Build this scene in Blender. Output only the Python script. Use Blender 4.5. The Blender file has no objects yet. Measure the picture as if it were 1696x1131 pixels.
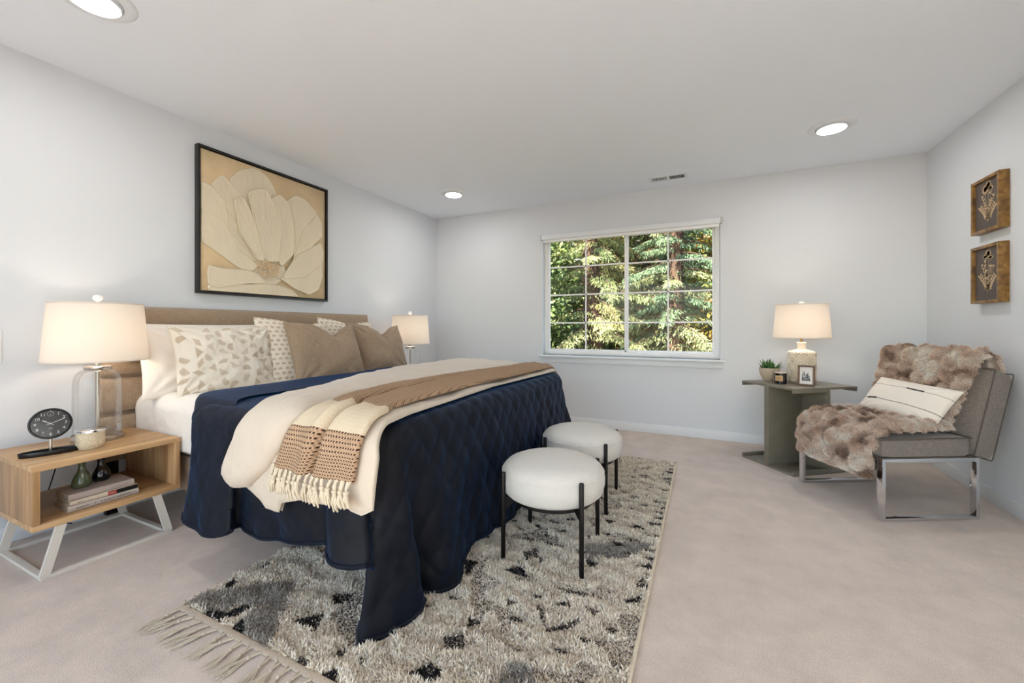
import bpy, bmesh, math, random
import numpy as np
from mathutils import Vector, Matrix, Euler

PI = math.pi
scene = bpy.context.scene
COL = scene.collection
rng = np.random.default_rng(7)
random.seed(7)

# ------------------------------------------------------------------ camera
cam_data = bpy.data.cameras.new('camera')
cam = bpy.data.objects.new('camera', cam_data)
COL.objects.link(cam)
cam.location = (3.10, 0.0, 1.06)
cam.rotation_euler = (math.radians(90), 0, math.radians(25.3))
cam_data.sensor_width = 36.0
cam_data.lens = 677.0 / 1696.0 * 36.0
cam_data.shift_y = -23.5 / 1696.0
cam_data.clip_start = 0.02
cam_data.clip_end = 300
scene.camera = cam

# ------------------------------------------------------------------ world, sun, exposure
world = bpy.data.worlds.new('world')
scene.world = world
world.use_nodes = True
wn = world.node_tree.nodes
wl = world.node_tree.links
wn.clear()
w_out = wn.new('ShaderNodeOutputWorld')
w_bg = wn.new('ShaderNodeBackground')
w_sky = wn.new('ShaderNodeTexSky')
w_sky.sky_type = 'NISHITA'
w_sky.sun_disc = False
w_sky.sun_elevation = math.radians(48)
w_sky.sun_rotation = math.radians(215)
w_bg.inputs['Strength'].default_value = 0.55
wl.new(w_sky.outputs[0], w_bg.inputs['Color'])
wl.new(w_bg.outputs[0], w_out.inputs['Surface'])

sun_d = bpy.data.lights.new('sun', 'SUN')
sun_d.energy = 17.0
sun_d.color = (1.0, 0.97, 0.93)
sun_d.angle = math.radians(0.6)
sun = bpy.data.objects.new('sun', sun_d)
COL.objects.link(sun)
sun.location = (-5, -8, 14)
sun.rotation_euler = Vector((0.42, 0.62, -0.66)).to_track_quat('-Z', 'Y').to_euler()

CEILING_LIGHT = 66.0      # emission of the ceiling lenses
BULB_W = 1.6              # each table lamp's bulb

scene.view_settings.view_transform = 'Standard'
scene.view_settings.look = 'None'
scene.view_settings.gamma = 1.0
scene.view_settings.use_curve_mapping = False
scene.view_settings.exposure = 0.46
cy = scene.cycles
cy.use_denoising = True
cy.max_bounces = 10
cy.diffuse_bounces = 5
cy.glossy_bounces = 4
cy.transmission_bounces = 8
cy.transparent_max_bounces = 12
cy.sample_clamp_indirect = 6.0
cy.caustics_refractive = False
cy.caustics_reflective = False

# ------------------------------------------------------------------ helpers
def vnoise(P, scale=1.0, seed=0):
    """smooth value noise in -1..1 for an (N,3) array"""
    P = np.asarray(P, dtype=np.float64) * scale + seed * 17.31
    I = np.floor(P).astype(np.int64)
    f = P - I
    f = f * f * (3 - 2 * f)
    out = np.zeros(len(P))
    for dx in (0, 1):
        for dy in (0, 1):
            for dz in (0, 1):
                h = ((I[:, 0] + dx) * 374761393 + (I[:, 1] + dy) * 668265263 + (I[:, 2] + dz) * 2147483647 + seed * 974711) & 0x7fffffff
                h = (h ^ (h >> 13)) * 1274126177 & 0x7fffffff
                h = (h ^ (h >> 16)) & 0xffff
                w = (f[:, 0] if dx else 1 - f[:, 0]) * (f[:, 1] if dy else 1 - f[:, 1]) * (f[:, 2] if dz else 1 - f[:, 2])
                out += w * (h / 32767.5 - 1)
    return out

def fbm(P, scale, seed=0, octv=3):
    o = 0; a = 1; t = 0
    for k in range(octv):
        o = o + a * vnoise(P, scale * 2 ** k, seed + k); t += a; a *= .5
    return o / t

def smooth01(t):
    t = np.clip(t, 0, 1)
    return t * t * (3 - 2 * t)

class MB:
    """collects geometry for one mesh"""
    def __init__(self):
        self.v = []; self.f = []; self.m = []; self.n = 0; self.uv = []
    def add(self, V, F, mi=0, uv=None):
        V = np.asarray(V, dtype=float).reshape(-1, 3)
        self.v.append(V)
        for q in F:
            self.f.append(tuple(int(i) + self.n for i in q)); self.m.append(mi)
        self.uv.append(np.zeros((len(V), 2)) if uv is None else np.asarray(uv, dtype=float).reshape(-1, 2))
        self.n += len(V)
        return self
    def box(self, lo, hi, bev=0.0, seg=2, M=None, mi=0):
        lo = Vector(lo); hi = Vector(hi)
        bm = bmesh.new()
        bmesh.ops.create_cube(bm, size=1)
        c = (lo + hi) / 2; s = hi - lo
        for v in bm.verts:
            v.co = Vector((v.co.x * s.x + c.x, v.co.y * s.y + c.y, v.co.z * s.z + c.z))
        if bev > 0:
            bmesh.ops.bevel(bm, geom=bm.edges[:], offset=bev, segments=seg, affect='EDGES', profile=.5)
        if M is not None: bmesh.ops.transform(bm, matrix=M, verts=bm.verts)
        bm.verts.ensure_lookup_table()
        V = [v.co[:] for v in bm.verts]
        F = [[v.index for v in f.verts] for f in bm.faces]
        bm.free()
        return self.add(V, F, mi)
    def lathe(self, prof, n=40, c=(0, 0, 0), mi=0, M=None, cap=True):
        """prof: list of (r, z)"""
        a = np.linspace(0, 2 * PI, n, endpoint=False)
        V = []
        for r, z in prof:
            V.append(np.stack([c[0] + r * np.cos(a), c[1] + r * np.sin(a), np.full(n, c[2] + z)], 1))
        V = np.concatenate(V)
        if M is not None:
            V = np.array([M @ Vector(p) for p in V])
        F = []
        for i in range(len(prof) - 1):
            for j in range(n):
                k = (j + 1) % n
                F.append((i * n + j, i * n + k, (i + 1) * n + k, (i + 1) * n + j))
        if cap:
            if prof[0][0] > 1e-5: F.append(tuple(range(n - 1, -1, -1)))
            if prof[-1][0] > 1e-5: F.append(tuple((len(prof) - 1) * n + j for j in range(n)))
        return self.add(V, F, mi)
    def tube(self, pts, r, n=8, mi=0, cap=True, closed=False):
        pts = [Vector(p) for p in pts]
        R = r if hasattr(r, '__len__') else [r] * len(pts)
        V = []; F = []
        up = None
        L = len(pts)
        for i, p in enumerate(pts):
            if closed: t = pts[(i + 1) % L] - pts[i - 1]
            else: t = pts[min(i + 1, L - 1)] - pts[max(i - 1, 0)]
            if t.length < 1e-9: t = Vector((0, 0, 1))
            t.normalize()
            if up is None:
                up = Vector((0, 0, 1)) if abs(t.z) < .9 else Vector((1, 0, 0))
            a = t.cross(up)
            if a.length < 1e-6: a = t.orthogonal()
            a.normalize()
            b = a.cross(t).normalized(); up = b
            for k in range(n):
                w = 2 * PI * k / n
                V.append((p + (a * math.cos(w) + b * math.sin(w)) * R[i])[:])
        segs = L if closed else L - 1
        for i in range(segs):
            for k in range(n):
                l = (k + 1) % n; i2 = (i + 1) % L
                F.append((i * n + k, i * n + l, i2 * n + l, i2 * n + k))
        if cap and not closed:
            F.append(tuple(range(n - 1, -1, -1)))
            F.append(tuple((L - 1) * n + k for k in range(n)))
        return self.add(V, F, mi)
    def bar(self, p0, p1, w, h, mi=0, bev=0.0):
        """square bar between two points; w across, h in the other direction"""
        p0 = Vector(p0); p1 = Vector(p1)
        t = (p1 - p0); L = t.length; t.normalize()
        up = Vector((0, 0, 1)) if abs(t.z) < .95 else Vector((1, 0, 0))
        a = t.cross(up).normalized(); b = a.cross(t).normalized()
        M = Matrix(((t.x, a.x, b.x, p0.x), (t.y, a.y, b.y, p0.y), (t.z, a.z, b.z, p0.z), (0, 0, 0, 1)))
        return self.box((0, -w / 2, -h / 2), (L, w / 2, h / 2), bev, 2, M, mi)
    def grid(self, P, mi=0, close_u=False, close_v=False, uv=None, flip=False):
        """P: (nu,nv,3)"""
        nu, nv = P.shape[:2]
        iu = np.arange(nu if close_u else nu - 1); iv = np.arange(nv if close_v else nv - 1)
        A, B = np.meshgrid(iu, iv, indexing='ij')
        A2 = (A + 1) % nu; B2 = (B + 1) % nv
        F = np.stack([A * nv + B, A2 * nv + B, A2 * nv + B2, A * nv + B2], -1).reshape(-1, 4)
        if flip: F = F[:, ::-1]
        return self.add(P.reshape(-1, 3), F.tolist(), mi, None if uv is None else uv.reshape(-1, 2))
    def build(self, name, mats, parent=None, smooth=True, angle=40, col=None, keep_uv=False):
        if not isinstance(mats, (list, tuple)): mats = [mats]
        me = bpy.data.meshes.new(name)
        V = np.concatenate(self.v)
        me.from_pydata(V.tolist(), [], self.f)
        for m in mats: me.materials.append(m)
        me.polygons.foreach_set('material_index', self.m)
        if keep_uv:
            UV = np.concatenate(self.uv)
            lay = me.uv_layers.new(name='UVMap')
            li = np.zeros(len(me.loops), dtype=np.int32)
            me.loops.foreach_get('vertex_index', li)
            lay.data.foreach_set('uv', UV[li].astype(np.float32).ravel())
        if col is not None: add_color(me, col)
        me.update()
        if smooth:
            me.polygons.foreach_set('use_smooth', [True] * len(me.polygons))
            try: me.set_sharp_from_angle(angle=math.radians(angle))
            except Exception: pass
        return link(name, me, parent)

def add_color(me, col):
    a = me.color_attributes.new('Col', 'FLOAT_COLOR', 'POINT')
    c = np.ones((len(me.vertices), 4), dtype=np.float32)
    c[:, :3] = np.asarray(col)[:, :3]
    a.data.foreach_set('color', c.ravel())

def link(name, data, parent=None):
    o = bpy.data.objects.new(name, data)
    COL.objects.link(o)
    if parent is not None: o.parent = parent
    return o

def raw_mesh(name, V, loops_per_face, idx, mat, parent=None, col=None, smooth=False):
    """fast mesh from numpy: all faces with the same number of corners"""
    me = bpy.data.meshes.new(name)
    nf = len(idx) // loops_per_face
    me.vertices.add(len(V)); me.vertices.foreach_set('co', np.asarray(V, dtype=np.float32).ravel())
    me.loops.add(len(idx)); me.loops.foreach_set('vertex_index', np.asarray(idx, dtype=np.int32))
    me.polygons.add(nf)
    me.polygons.foreach_set('loop_start', np.arange(nf, dtype=np.int32) * loops_per_face)
    try: me.polygons.foreach_set('loop_total', np.full(nf, loops_per_face, dtype=np.int32))
    except Exception: pass
    me.materials.append(mat)
    if col is not None: add_color(me, col)
    me.update(calc_edges=True)
    if smooth: me.polygons.foreach_set('use_smooth', [True] * nf)
    me.validate()
    return link(name, me, parent)

def tag(o, label=None, cat=None, group=None, kind=None):
    if label: o['label'] = label
    if cat: o['category'] = cat
    if group: o['group'] = group
    if kind: o['kind'] = kind
    return o

def thing(name, label, cat, loc=(0, 0, 0), rz=0.0, group=None):
    o = bpy.data.objects.new(name, None)
    o.empty_display_size = .1
    COL.objects.link(o)
    o.location = loc; o.rotation_euler = (0, 0, rz)
    return tag(o, label, cat, group)

def copy_tree(o, parent=None):
    c = o.copy(); COL.objects.link(c); c.parent = parent
    for ch in list(o.children):
        copy_tree(ch, c)
    return c

def struct(o):
    o['kind'] = 'structure'; return o

_font_cache = {}
def text_geo(s, size):
    """outline text turned into flat mesh data (x right, y up), centred on x"""
    cu = bpy.data.curves.new('tmp_text', 'FONT')
    cu.body = s; cu.size = size; cu.align_x = 'CENTER'; cu.align_y = 'CENTER'
    cu.resolution_u = 3
    ob = bpy.data.objects.new('tmp_text', cu); COL.objects.link(ob)
    dg = bpy.context.evaluated_depsgraph_get()
    me = bpy.data.meshes.new_from_object(ob.evaluated_get(dg))
    V = np.array([v.co[:] for v in me.vertices]).reshape(-1, 3)
    F = [list(p.vertices) for p in me.polygons]
    bpy.data.objects.remove(ob); bpy.data.meshes.remove(me); bpy.data.curves.remove(cu)
    return V, F

def frame_xf(origin, xdir, ydir):
    x = Vector(xdir).normalized(); y = Vector(ydir).normalized(); z = x.cross(y).normalized()
    y = z.cross(x)
    o = Vector(origin)
    return Matrix(((x.x, y.x, z.x, o.x), (x.y, y.y, z.y, o.y), (x.z, y.z, z.z, o.z), (0, 0, 0, 1)))

def apply_xf(M, V):
    A = np.array(M)
    V = np.asarray(V, dtype=float).reshape(-1, 3)
    return V @ A[:3, :3].T + A[:3, 3]

# ------------------------------------------------------------------ materials
def new_mat(name):
    m = bpy.data.materials.new(name); m.use_nodes = True
    nt = m.node_tree
    b = nt.nodes['Principled BSDF']
    return m, nt, b

def lin(r, g, b):
    f = lambda c: (c / 255 / 12.92) if c / 255 <= .04045 else ((c / 255 + .055) / 1.055) ** 2.4
    return (f(r), f(g), f(b), 1)

def mat(name, color, rough=.5, metal=0.0, bump=0.0, bscale=80, var=0.0, vscale=6, sheen=0.0, sheen_tint=None, spec=.5, stretch=None, bdist=.01, detail=3, coat=0.0):
    m, nt, b = new_mat(name)
    b.inputs['Base Color'].default_value = color
    b.inputs['Roughness'].default_value = rough
    b.inputs['Metallic'].default_value = metal
    b.inputs['Specular IOR Level'].default_value = spec
    if coat: b.inputs['Coat Weight'].default_value = coat
    if sheen:
        b.inputs['Sheen Weight'].default_value = sheen
        b.inputs['Sheen Roughness'].default_value = .4
        if sheen_tint: b.inputs['Sheen Tint'].default_value = sheen_tint
    if bump or var:
        tc = nt.nodes.new('ShaderNodeTexCoord')
        mp = nt.nodes.new('ShaderNodeMapping')
        if stretch: mp.inputs['Scale'].default_value = stretch
        nt.links.new(tc.outputs['Object'], mp.inputs['Vector'])
    if bump:
        n = nt.nodes.new('ShaderNodeTexNoise'); n.inputs['Scale'].default_value = bscale; n.inputs['Detail'].default_value = detail
        nt.links.new(mp.outputs[0], n.inputs['Vector'])
        bp = nt.nodes.new('ShaderNodeBump'); bp.inputs['Strength'].default_value = bump; bp.inputs['Distance'].default_value = bdist
        nt.links.new(n.outputs['Fac'], bp.inputs['Height'])
        nt.links.new(bp.outputs[0], b.inputs['Normal'])
    if var:
        n = nt.nodes.new('ShaderNodeTexNoise'); n.inputs['Scale'].default_value = vscale; n.inputs['Detail'].default_value = 4
        nt.links.new(mp.outputs[0], n.inputs['Vector'])
        r = nt.nodes.new('ShaderNodeValToRGB')
        c = color
        r.color_ramp.elements[0].position = .3; r.color_ramp.elements[1].position = .7
        r.color_ramp.elements[0].color = (c[0] * (1 - var), c[1] * (1 - var), c[2] * (1 - var), 1)
        r.color_ramp.elements[1].color = (min(1, c[0] * (1 + var)), min(1, c[1] * (1 + var)), min(1, c[2] * (1 + var)), 1)
        nt.links.new(n.outputs['Fac'], r.inputs[0])
        nt.links.new(r.outputs[0], b.inputs['Base Color'])
    return m

def weave_mat(name, color, dark, scale=500, rough=.9, sheen=.2, bump=.3, slub=.25):
    """woven cloth: fine crossing threads with slubs"""
    m, nt, b = new_mat(name)
    b.inputs['Roughness'].default_value = rough
    b.inputs['Specular IOR Level'].default_value = .2
    b.inputs['Sheen Weight'].default_value = sheen
    tc = nt.nodes.new('ShaderNodeTexCoord')
    outs = []
    for st in ((1, 1, .05), (1, .05, 1), (.05, 1, 1)):
        mp = nt.nodes.new('ShaderNodeMapping'); mp.inputs['Scale'].default_value = st
        nt.links.new(tc.outputs['Object'], mp.inputs['Vector'])
        n = nt.nodes.new('ShaderNodeTexNoise'); n.inputs['Scale'].default_value = scale; n.inputs['Detail'].default_value = 2
        nt.links.new(mp.outputs[0], n.inputs['Vector'])
        outs.append(n.outputs['Fac'])
    a = nt.nodes.new('ShaderNodeMath'); a.operation = 'ADD'
    nt.links.new(outs[0], a.inputs[0]); nt.links.new(outs[1], a.inputs[1])
    a2 = nt.nodes.new('ShaderNodeMath'); a2.operation = 'ADD'
    nt.links.new(a.outputs[0], a2.inputs[0]); nt.links.new(outs[2], a2.inputs[1])
    mr = nt.nodes.new('ShaderNodeMapRange')
    mr.inputs['From Min'].default_value = 1.5 - slub * 1.2; mr.inputs['From Max'].default_value = 1.5 + slub * 1.2
    nt.links.new(a2.outputs[0], mr.inputs['Value'])
    mx = nt.nodes.new('ShaderNodeMix'); mx.data_type = 'RGBA'
    mx.inputs[6].default_value = dark; mx.inputs[7].default_value = color
    nt.links.new(mr.outputs[0], mx.inputs[0])
    nt.links.new(mx.outputs[2], b.inputs['Base Color'])
    bp = nt.nodes.new('ShaderNodeBump'); bp.inputs['Strength'].default_value = bump; bp.inputs['Distance'].default_value = .002
    nt.links.new(mr.outputs[0], bp.inputs['Height']); nt.links.new(bp.outputs[0], b.inputs['Normal'])
    return m

def wood_mat(name, c1, c2, c3, stretch=(1, .06, 1), scale=28, rough=.45, plank=0.0, plank_axis=0):
    m, nt, b = new_mat(name)
    b.inputs['Roughness'].default_value = rough
    tc = nt.nodes.new('ShaderNodeTexCoord')
    mp = nt.nodes.new('ShaderNodeMapping'); mp.inputs['Scale'].default_value = stretch
    nt.links.new(tc.outputs['Object'], mp.inputs['Vector'])
    n = nt.nodes.new('ShaderNodeTexNoise'); n.inputs['Scale'].default_value = scale; n.inputs['Detail'].default_value = 6; n.inputs['Distortion'].default_value = .6
    nt.links.new(mp.outputs[0], n.inputs['Vector'])
    r = nt.nodes.new('ShaderNodeValToRGB')
    e = r.color_ramp.elements
    e[0].position = .28; e[0].color = c1; e[1].position = .72; e[1].color = c3
    k = e.new(.5); k.color = c2
    nt.links.new(n.outputs['Fac'], r.inputs[0])
    last = r.outputs[0]
    if plank:
        sp = nt.nodes.new('ShaderNodeSeparateXYZ'); nt.links.new(tc.outputs['Object'], sp.inputs[0])
        d = nt.nodes.new('ShaderNodeMath'); d.operation = 'DIVIDE'; d.inputs[1].default_value = plank
        nt.links.new(sp.outputs[plank_axis], d.inputs[0])
        fl = nt.nodes.new('ShaderNodeMath'); fl.operation = 'FLOOR'; nt.links.new(d.outputs[0], fl.inputs[0])
        wn_ = nt.nodes.new('ShaderNodeTexWhiteNoise'); wn_.noise_dimensions = '1D'
        nt.links.new(fl.outputs[0], wn_.inputs['W'])
        mr = nt.nodes.new('ShaderNodeMapRange'); mr.inputs['To Min'].default_value = .78; mr.inputs['To Max'].default_value = 1.06
        nt.links.new(wn_.outputs['Value'], mr.inputs['Value'])
        mx = nt.nodes.new('ShaderNodeMix'); mx.data_type = 'RGBA'; mx.blend_type = 'MULTIPLY'; mx.inputs[0].default_value = 1
        nt.links.new(last, mx.inputs[6]); nt.links.new(mr.outputs[0], mx.inputs[7])
        last = mx.outputs[2]
    nt.links.new(last, b.inputs['Base Color'])
    bp = nt.nodes.new('ShaderNodeBump'); bp.inputs['Strength'].default_value = .08; bp.inputs['Distance'].default_value = .003
    nt.links.new(n.outputs['Fac'], bp.inputs['Height']); nt.links.new(bp.outputs[0], b.inputs['Normal'])
    return m

def col_mat(name, rough=.9, sheen=.2, spec=.2, transl=0.0, noise=0.0, nscale=200):
    """takes its colour from the mesh's own pattern attribute"""
    m, nt, b = new_mat(name)
    a = nt.nodes.new('ShaderNodeAttribute'); a.attribute_name = 'Col'
    src = a.outputs['Color']
    if noise:
        tc = nt.nodes.new('ShaderNodeTexCoord')
        n = nt.nodes.new('ShaderNodeTexNoise'); n.inputs['Scale'].default_value = nscale; n.inputs['Detail'].default_value = 2
        nt.links.new(tc.outputs['Object'], n.inputs['Vector'])
        mr = nt.nodes.new('ShaderNodeMapRange'); mr.inputs['From Min'].default_value = .3; mr.inputs['From Max'].default_value = .7
        mr.inputs['To Min'].default_value = 1 - noise; mr.inputs['To Max'].default_value = 1 + noise
        nt.links.new(n.outputs['Fac'], mr.inputs['Value'])
        mx = nt.nodes.new('ShaderNodeMix'); mx.data_type = 'RGBA'; mx.blend_type = 'MULTIPLY'; mx.inputs[0].default_value = 1
        nt.links.new(src, mx.inputs[6]); nt.links.new(mr.outputs[0], mx.inputs[7]); src = mx.outputs[2]
        bp = nt.nodes.new('ShaderNodeBump'); bp.inputs['Strength'].default_value = .4; bp.inputs['Distance'].default_value = .004
        nt.links.new(n.outputs['Fac'], bp.inputs['Height']); nt.links.new(bp.outputs[0], b.inputs['Normal'])
    nt.links.new(src, b.inputs['Base Color'])
    b.inputs['Roughness'].default_value = rough
    b.inputs['Specular IOR Level'].default_value = spec
    b.inputs['Sheen Weight'].default_value = sheen
    if transl:
        out = nt.nodes['Material Output']
        t = nt.nodes.new('ShaderNodeBsdfTranslucent'); nt.links.new(src, t.inputs['Color'])
        ms = nt.nodes.new('ShaderNodeMixShader'); ms.inputs[0].default_value = transl
        nt.links.new(b.outputs[0], ms.inputs[1]); nt.links.new(t.outputs[0], ms.inputs[2])
        nt.links.new(ms.outputs[0], out.inputs['Surface'])
    return m

def emit_mat(name, color, strength):
    m, nt, b = new_mat(name)
    b.inputs['Base Color'].default_value = color
    b.inputs['Emission Color'].default_value = color
    b.inputs['Emission Strength'].default_value = strength
    return m

def glass_mat(name, color=(1, 1, 1, 1), rough=0.0, ior=1.45):
    m, nt, b = new_mat(name)
    b.inputs['Base Color'].default_value = color
    b.inputs['Roughness'].default_value = rough
    b.inputs['Transmission Weight'].default_value = 1.0
    b.inputs['IOR'].default_value = ior
    return m

def thin_glass(name, tint=(.97, .99, .98, 1), refl=.06):
    """a thin pane or blown wall: clear, with a faint mirror that grows at grazing angles"""
    m, nt, b = new_mat(name)
    out = nt.nodes['Material Output']
    nt.nodes.remove(b)
    tr = nt.nodes.new('ShaderNodeBsdfTransparent'); tr.inputs[0].default_value = tint
    gl = nt.nodes.new('ShaderNodeBsdfGlossy'); gl.inputs['Roughness'].default_value = .02
    fr = nt.nodes.new('ShaderNodeLayerWeight'); fr.inputs['Blend'].default_value = .25
    pw = nt.nodes.new('ShaderNodeMapRange'); pw.inputs['To Min'].default_value = refl * .5; pw.inputs['To Max'].default_value = min(1, refl * 8)
    nt.links.new(fr.outputs['Fresnel'], pw.inputs['Value'])
    ms = nt.nodes.new('ShaderNodeMixShader')
    nt.links.new(pw.outputs[0], ms.inputs[0]); nt.links.new(tr.outputs[0], ms.inputs[1]); nt.links.new(gl.outputs[0], ms.inputs[2])
    nt.links.new(ms.outputs[0], out.inputs['Surface'])
    return m

def shade_mat(name, color, transl=.45):
    m, nt, b = new_mat(name)
    out = nt.nodes['Material Output']
    b.inputs['Base Color'].default_value = color; b.inputs['Roughness'].default_value = .9; b.inputs['Specular IOR Level'].default_value = .1
    tc = nt.nodes.new('ShaderNodeTexCoord'); mp = nt.nodes.new('ShaderNodeMapping'); mp.inputs['Scale'].default_value = (1, 1, .1)
    nt.links.new(tc.outputs['Object'], mp.inputs[0])
    n = nt.nodes.new('ShaderNodeTexNoise'); n.inputs['Scale'].default_value = 300
    nt.links.new(mp.outputs[0], n.inputs['Vector'])
    bp = nt.nodes.new('ShaderNodeBump'); bp.inputs['Strength'].default_value = .15; bp.inputs['Distance'].default_value = .002
    nt.links.new(n.outputs['Fac'], bp.inputs['Height']); nt.links.new(bp.outputs[0], b.inputs['Normal'])
    t = nt.nodes.new('ShaderNodeBsdfTranslucent'); t.inputs['Color'].default_value = color
    ms = nt.nodes.new('ShaderNodeMixShader'); ms.inputs[0].default_value = transl
    nt.links.new(b.outputs[0], ms.inputs[1]); nt.links.new(t.outputs[0], ms.inputs[2])
    nt.links.new(ms.outputs[0], out.inputs['Surface'])
    return m

def carpet_mat():
    m, nt, b = new_mat('carpet')
    tc = nt.nodes.new('ShaderNodeTexCoord')
    n1 = nt.nodes.new('ShaderNodeTexNoise'); n1.inputs['Scale'].default_value = 420; n1.inputs['Detail'].default_value = 4
    n2 = nt.nodes.new('ShaderNodeTexNoise'); n2.inputs['Scale'].default_value = 5; n2.inputs['Detail'].default_value = 6; n2.inputs['Roughness'].default_value = .7
    for n in (n1, n2): nt.links.new(tc.outputs['Object'], n.inputs['Vector'])
    r1 = nt.nodes.new('ShaderNodeValToRGB')
    e = r1.color_ramp.elements
    e[0].position = .3; e[0].color = lin(190, 170, 154); e[1].position = .7; e[1].color = lin(250, 236, 224)
    nt.links.new(n1.outputs['Fac'], r1.inputs[0])
    mr = nt.nodes.new('ShaderNodeMapRange'); mr.inputs['From Min'].default_value = .3; mr.inputs['From Max'].default_value = .7
    mr.inputs['To Min'].default_value = .86; mr.inputs['To Max'].default_value = 1.08
    nt.links.new(n2.outputs['Fac'], mr.inputs['Value'])
    mx = nt.nodes.new('ShaderNodeMix'); mx.data_type = 'RGBA'; mx.blend_type = 'MULTIPLY'; mx.inputs[0].default_value = 1
    nt.links.new(r1.outputs[0], mx.inputs[6]); nt.links.new(mr.outputs[0], mx.inputs[7])
    nt.links.new(mx.outputs[2], b.inputs['Base Color'])
    b.inputs['Roughness'].default_value = 1; b.inputs['Specular IOR Level'].default_value = .05
    b.inputs['Sheen Weight'].default_value = .15
    bp = nt.nodes.new('ShaderNodeBump'); bp.inputs['Strength'].default_value = .6; bp.inputs['Distance'].default_value = .006
    nt.links.new(n1.outputs['Fac'], bp.inputs['Height']); nt.links.new(bp.outputs[0], b.inputs['Normal'])
    return m

def knit_mat(name):
    """throw: knitted bands along V (metres) read from the UV map; cream band between brown ones"""
    m, nt, b = new_mat(name)
    uv = nt.nodes.new('ShaderNodeUVMap'); uv.uv_map = 'UVMap'
    sp = nt.nodes.new('ShaderNodeSeparateXYZ'); nt.links.new(uv.outputs[0], sp.inputs[0])
    def math_(op, a, bb=None):
        n = nt.nodes.new('ShaderNodeMath'); n.operation = op
        for i, x in enumerate((a, bb)):
            if x is None: continue
            if isinstance(x, (int, float)): n.inputs[i].default_value = x
            else: nt.links.new(x, n.inputs[i])
        return n.outputs[0]
    U = sp.outputs[0]; V = sp.outputs[1]
    # stitches: offset bricks of dark between light bumps
    per_u, per_v = .0112, .0112
    fu = math_('MULTIPLY', U, 2 * PI / per_u); fv = math_('MULTIPLY', V, 2 * PI / per_v)
    s = math_('MULTIPLY', math_('SINE', fu), math_('SINE', fv))
    s2 = math_('SINE', fv)
    h = math_('ADD', math_('MULTIPLY', s, .72), math_('MULTIPLY', s2, .42))
    mr = nt.nodes.new('ShaderNodeMapRange'); mr.inputs['From Min'].default_value = -.75; mr.inputs['From Max'].default_value = .15
    nt.links.new(h, mr.inputs['Value'])
    knit = nt.nodes.new('ShaderNodeMix'); knit.data_type = 'RGBA'
    knit.inputs[6].default_value = lin(58, 37, 28); knit.inputs[7].default_value = lin(200, 168, 138)
    nt.links.new(mr.outputs[0], knit.inputs[0])
    cream = nt.nodes.new('ShaderNodeMix'); cream.data_type = 'RGBA'
    n = nt.nodes.new('ShaderNodeTexNoise'); n.inputs['Scale'].default_value = 900
    mp = nt.nodes.new('ShaderNodeMapping'); mp.inputs['Scale'].default_value = (1, .05, 1)
    nt.links.new(uv.outputs[0], mp.inputs[0]); nt.links.new(mp.outputs[0], n.inputs['Vector'])
    cream.inputs[6].default_value = lin(205, 186, 158); cream.inputs[7].default_value = lin(228, 212, 186)
    nt.links.new(n.outputs['Fac'], cream.inputs[0])
    inband = math_('MULTIPLY', math_('GREATER_THAN', V, .145), math_('LESS_THAN', V, .275))
    mx = nt.nodes.new('ShaderNodeMix'); mx.data_type = 'RGBA'
    nt.links.new(inband, mx.inputs[0]); nt.links.new(knit.outputs[2], mx.inputs[6]); nt.links.new(cream.outputs[2], mx.inputs[7])
    nt.links.new(mx.outputs[2], b.inputs['Base Color'])
    b.inputs['Roughness'].default_value = .95; b.inputs['Specular IOR Level'].default_value = .1
    hh = math_('MULTIPLY', h, math_('SUBTRACT', 1.0, math_('MULTIPLY', inband, .8)))
    bp = nt.nodes.new('ShaderNodeBump'); bp.inputs['Strength'].default_value = .6; bp.inputs['Distance'].default_value = .004
    nt.links.new(hh, bp.inputs['Height']); nt.links.new(bp.outputs[0], b.inputs['Normal'])
    return m

M = {}
M['wall'] = mat('wall_paint', lin(223, 226, 230), .9, bump=.06, bscale=160, spec=.2)
M['ceil'] = mat('ceiling_paint', lin(240, 245, 251), .95, bump=.08, bscale=120, spec=.1)
M['trim'] = mat('trim_paint', lin(232, 235, 238), .5)
M['vinyl'] = mat('window_vinyl', lin(250, 250, 250), .4)
M['carpet'] = carpet_mat()
M['white_metal'] = mat('white_lacquered_metal', lin(226, 218, 206), .45)
M['oak'] = wood_mat('oak_along', lin(176, 136, 92), lin(200, 160, 114), lin(216, 180, 136), stretch=(1, .07, 1), plank=.11, plank_axis=0)
M['oak_v'] = wood_mat('oak_upright', lin(150, 112, 74), lin(182, 142, 98), lin(204, 166, 122), stretch=(1, 1, .07), plank=.083, plank_axis=0)
M['black_metal'] = mat('black_metal', lin(24, 22, 22), .42, .3)
M['black'] = mat('black_plastic', lin(16, 16, 17), .3)
M['chrome'] = mat('chrome', lin(225, 226, 230), .07, 1.0)
M['steel'] = mat('brushed_metal', lin(190, 184, 176), .28, 1.0)
M['brass'] = mat('brass', lin(178, 142, 92), .3, 1.0)
M['glass'] = thin_glass('clear_glass', (.985, .99, .99, 1), .04)
M['pane'] = thin_glass('window_glass', (.97, .985, .975, 1), .012)
M['shade'] = shade_mat('linen_shade', lin(246, 240, 232))
M['headboard'] = weave_mat('headboard_linen', lin(178, 156, 132), lin(148, 126, 104), 420)
M['sheet'] = mat('white_cotton', lin(238, 232, 224), .9, bump=.25, bscale=14, sheen=.2, bdist=.03, detail=5)
M['white_pillow'] = mat('white_pillowcase', lin(244, 236, 226), .9, bump=.2, bscale=12, sheen=.2, bdist=.02, detail=5)
M['duvet'] = mat('cream_linen', lin(212, 198, 180), .95, bump=.35, bscale=30, sheen=.25, bdist=.01, detail=7)
M['throw'] = knit_mat('knitted_throw')
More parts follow.
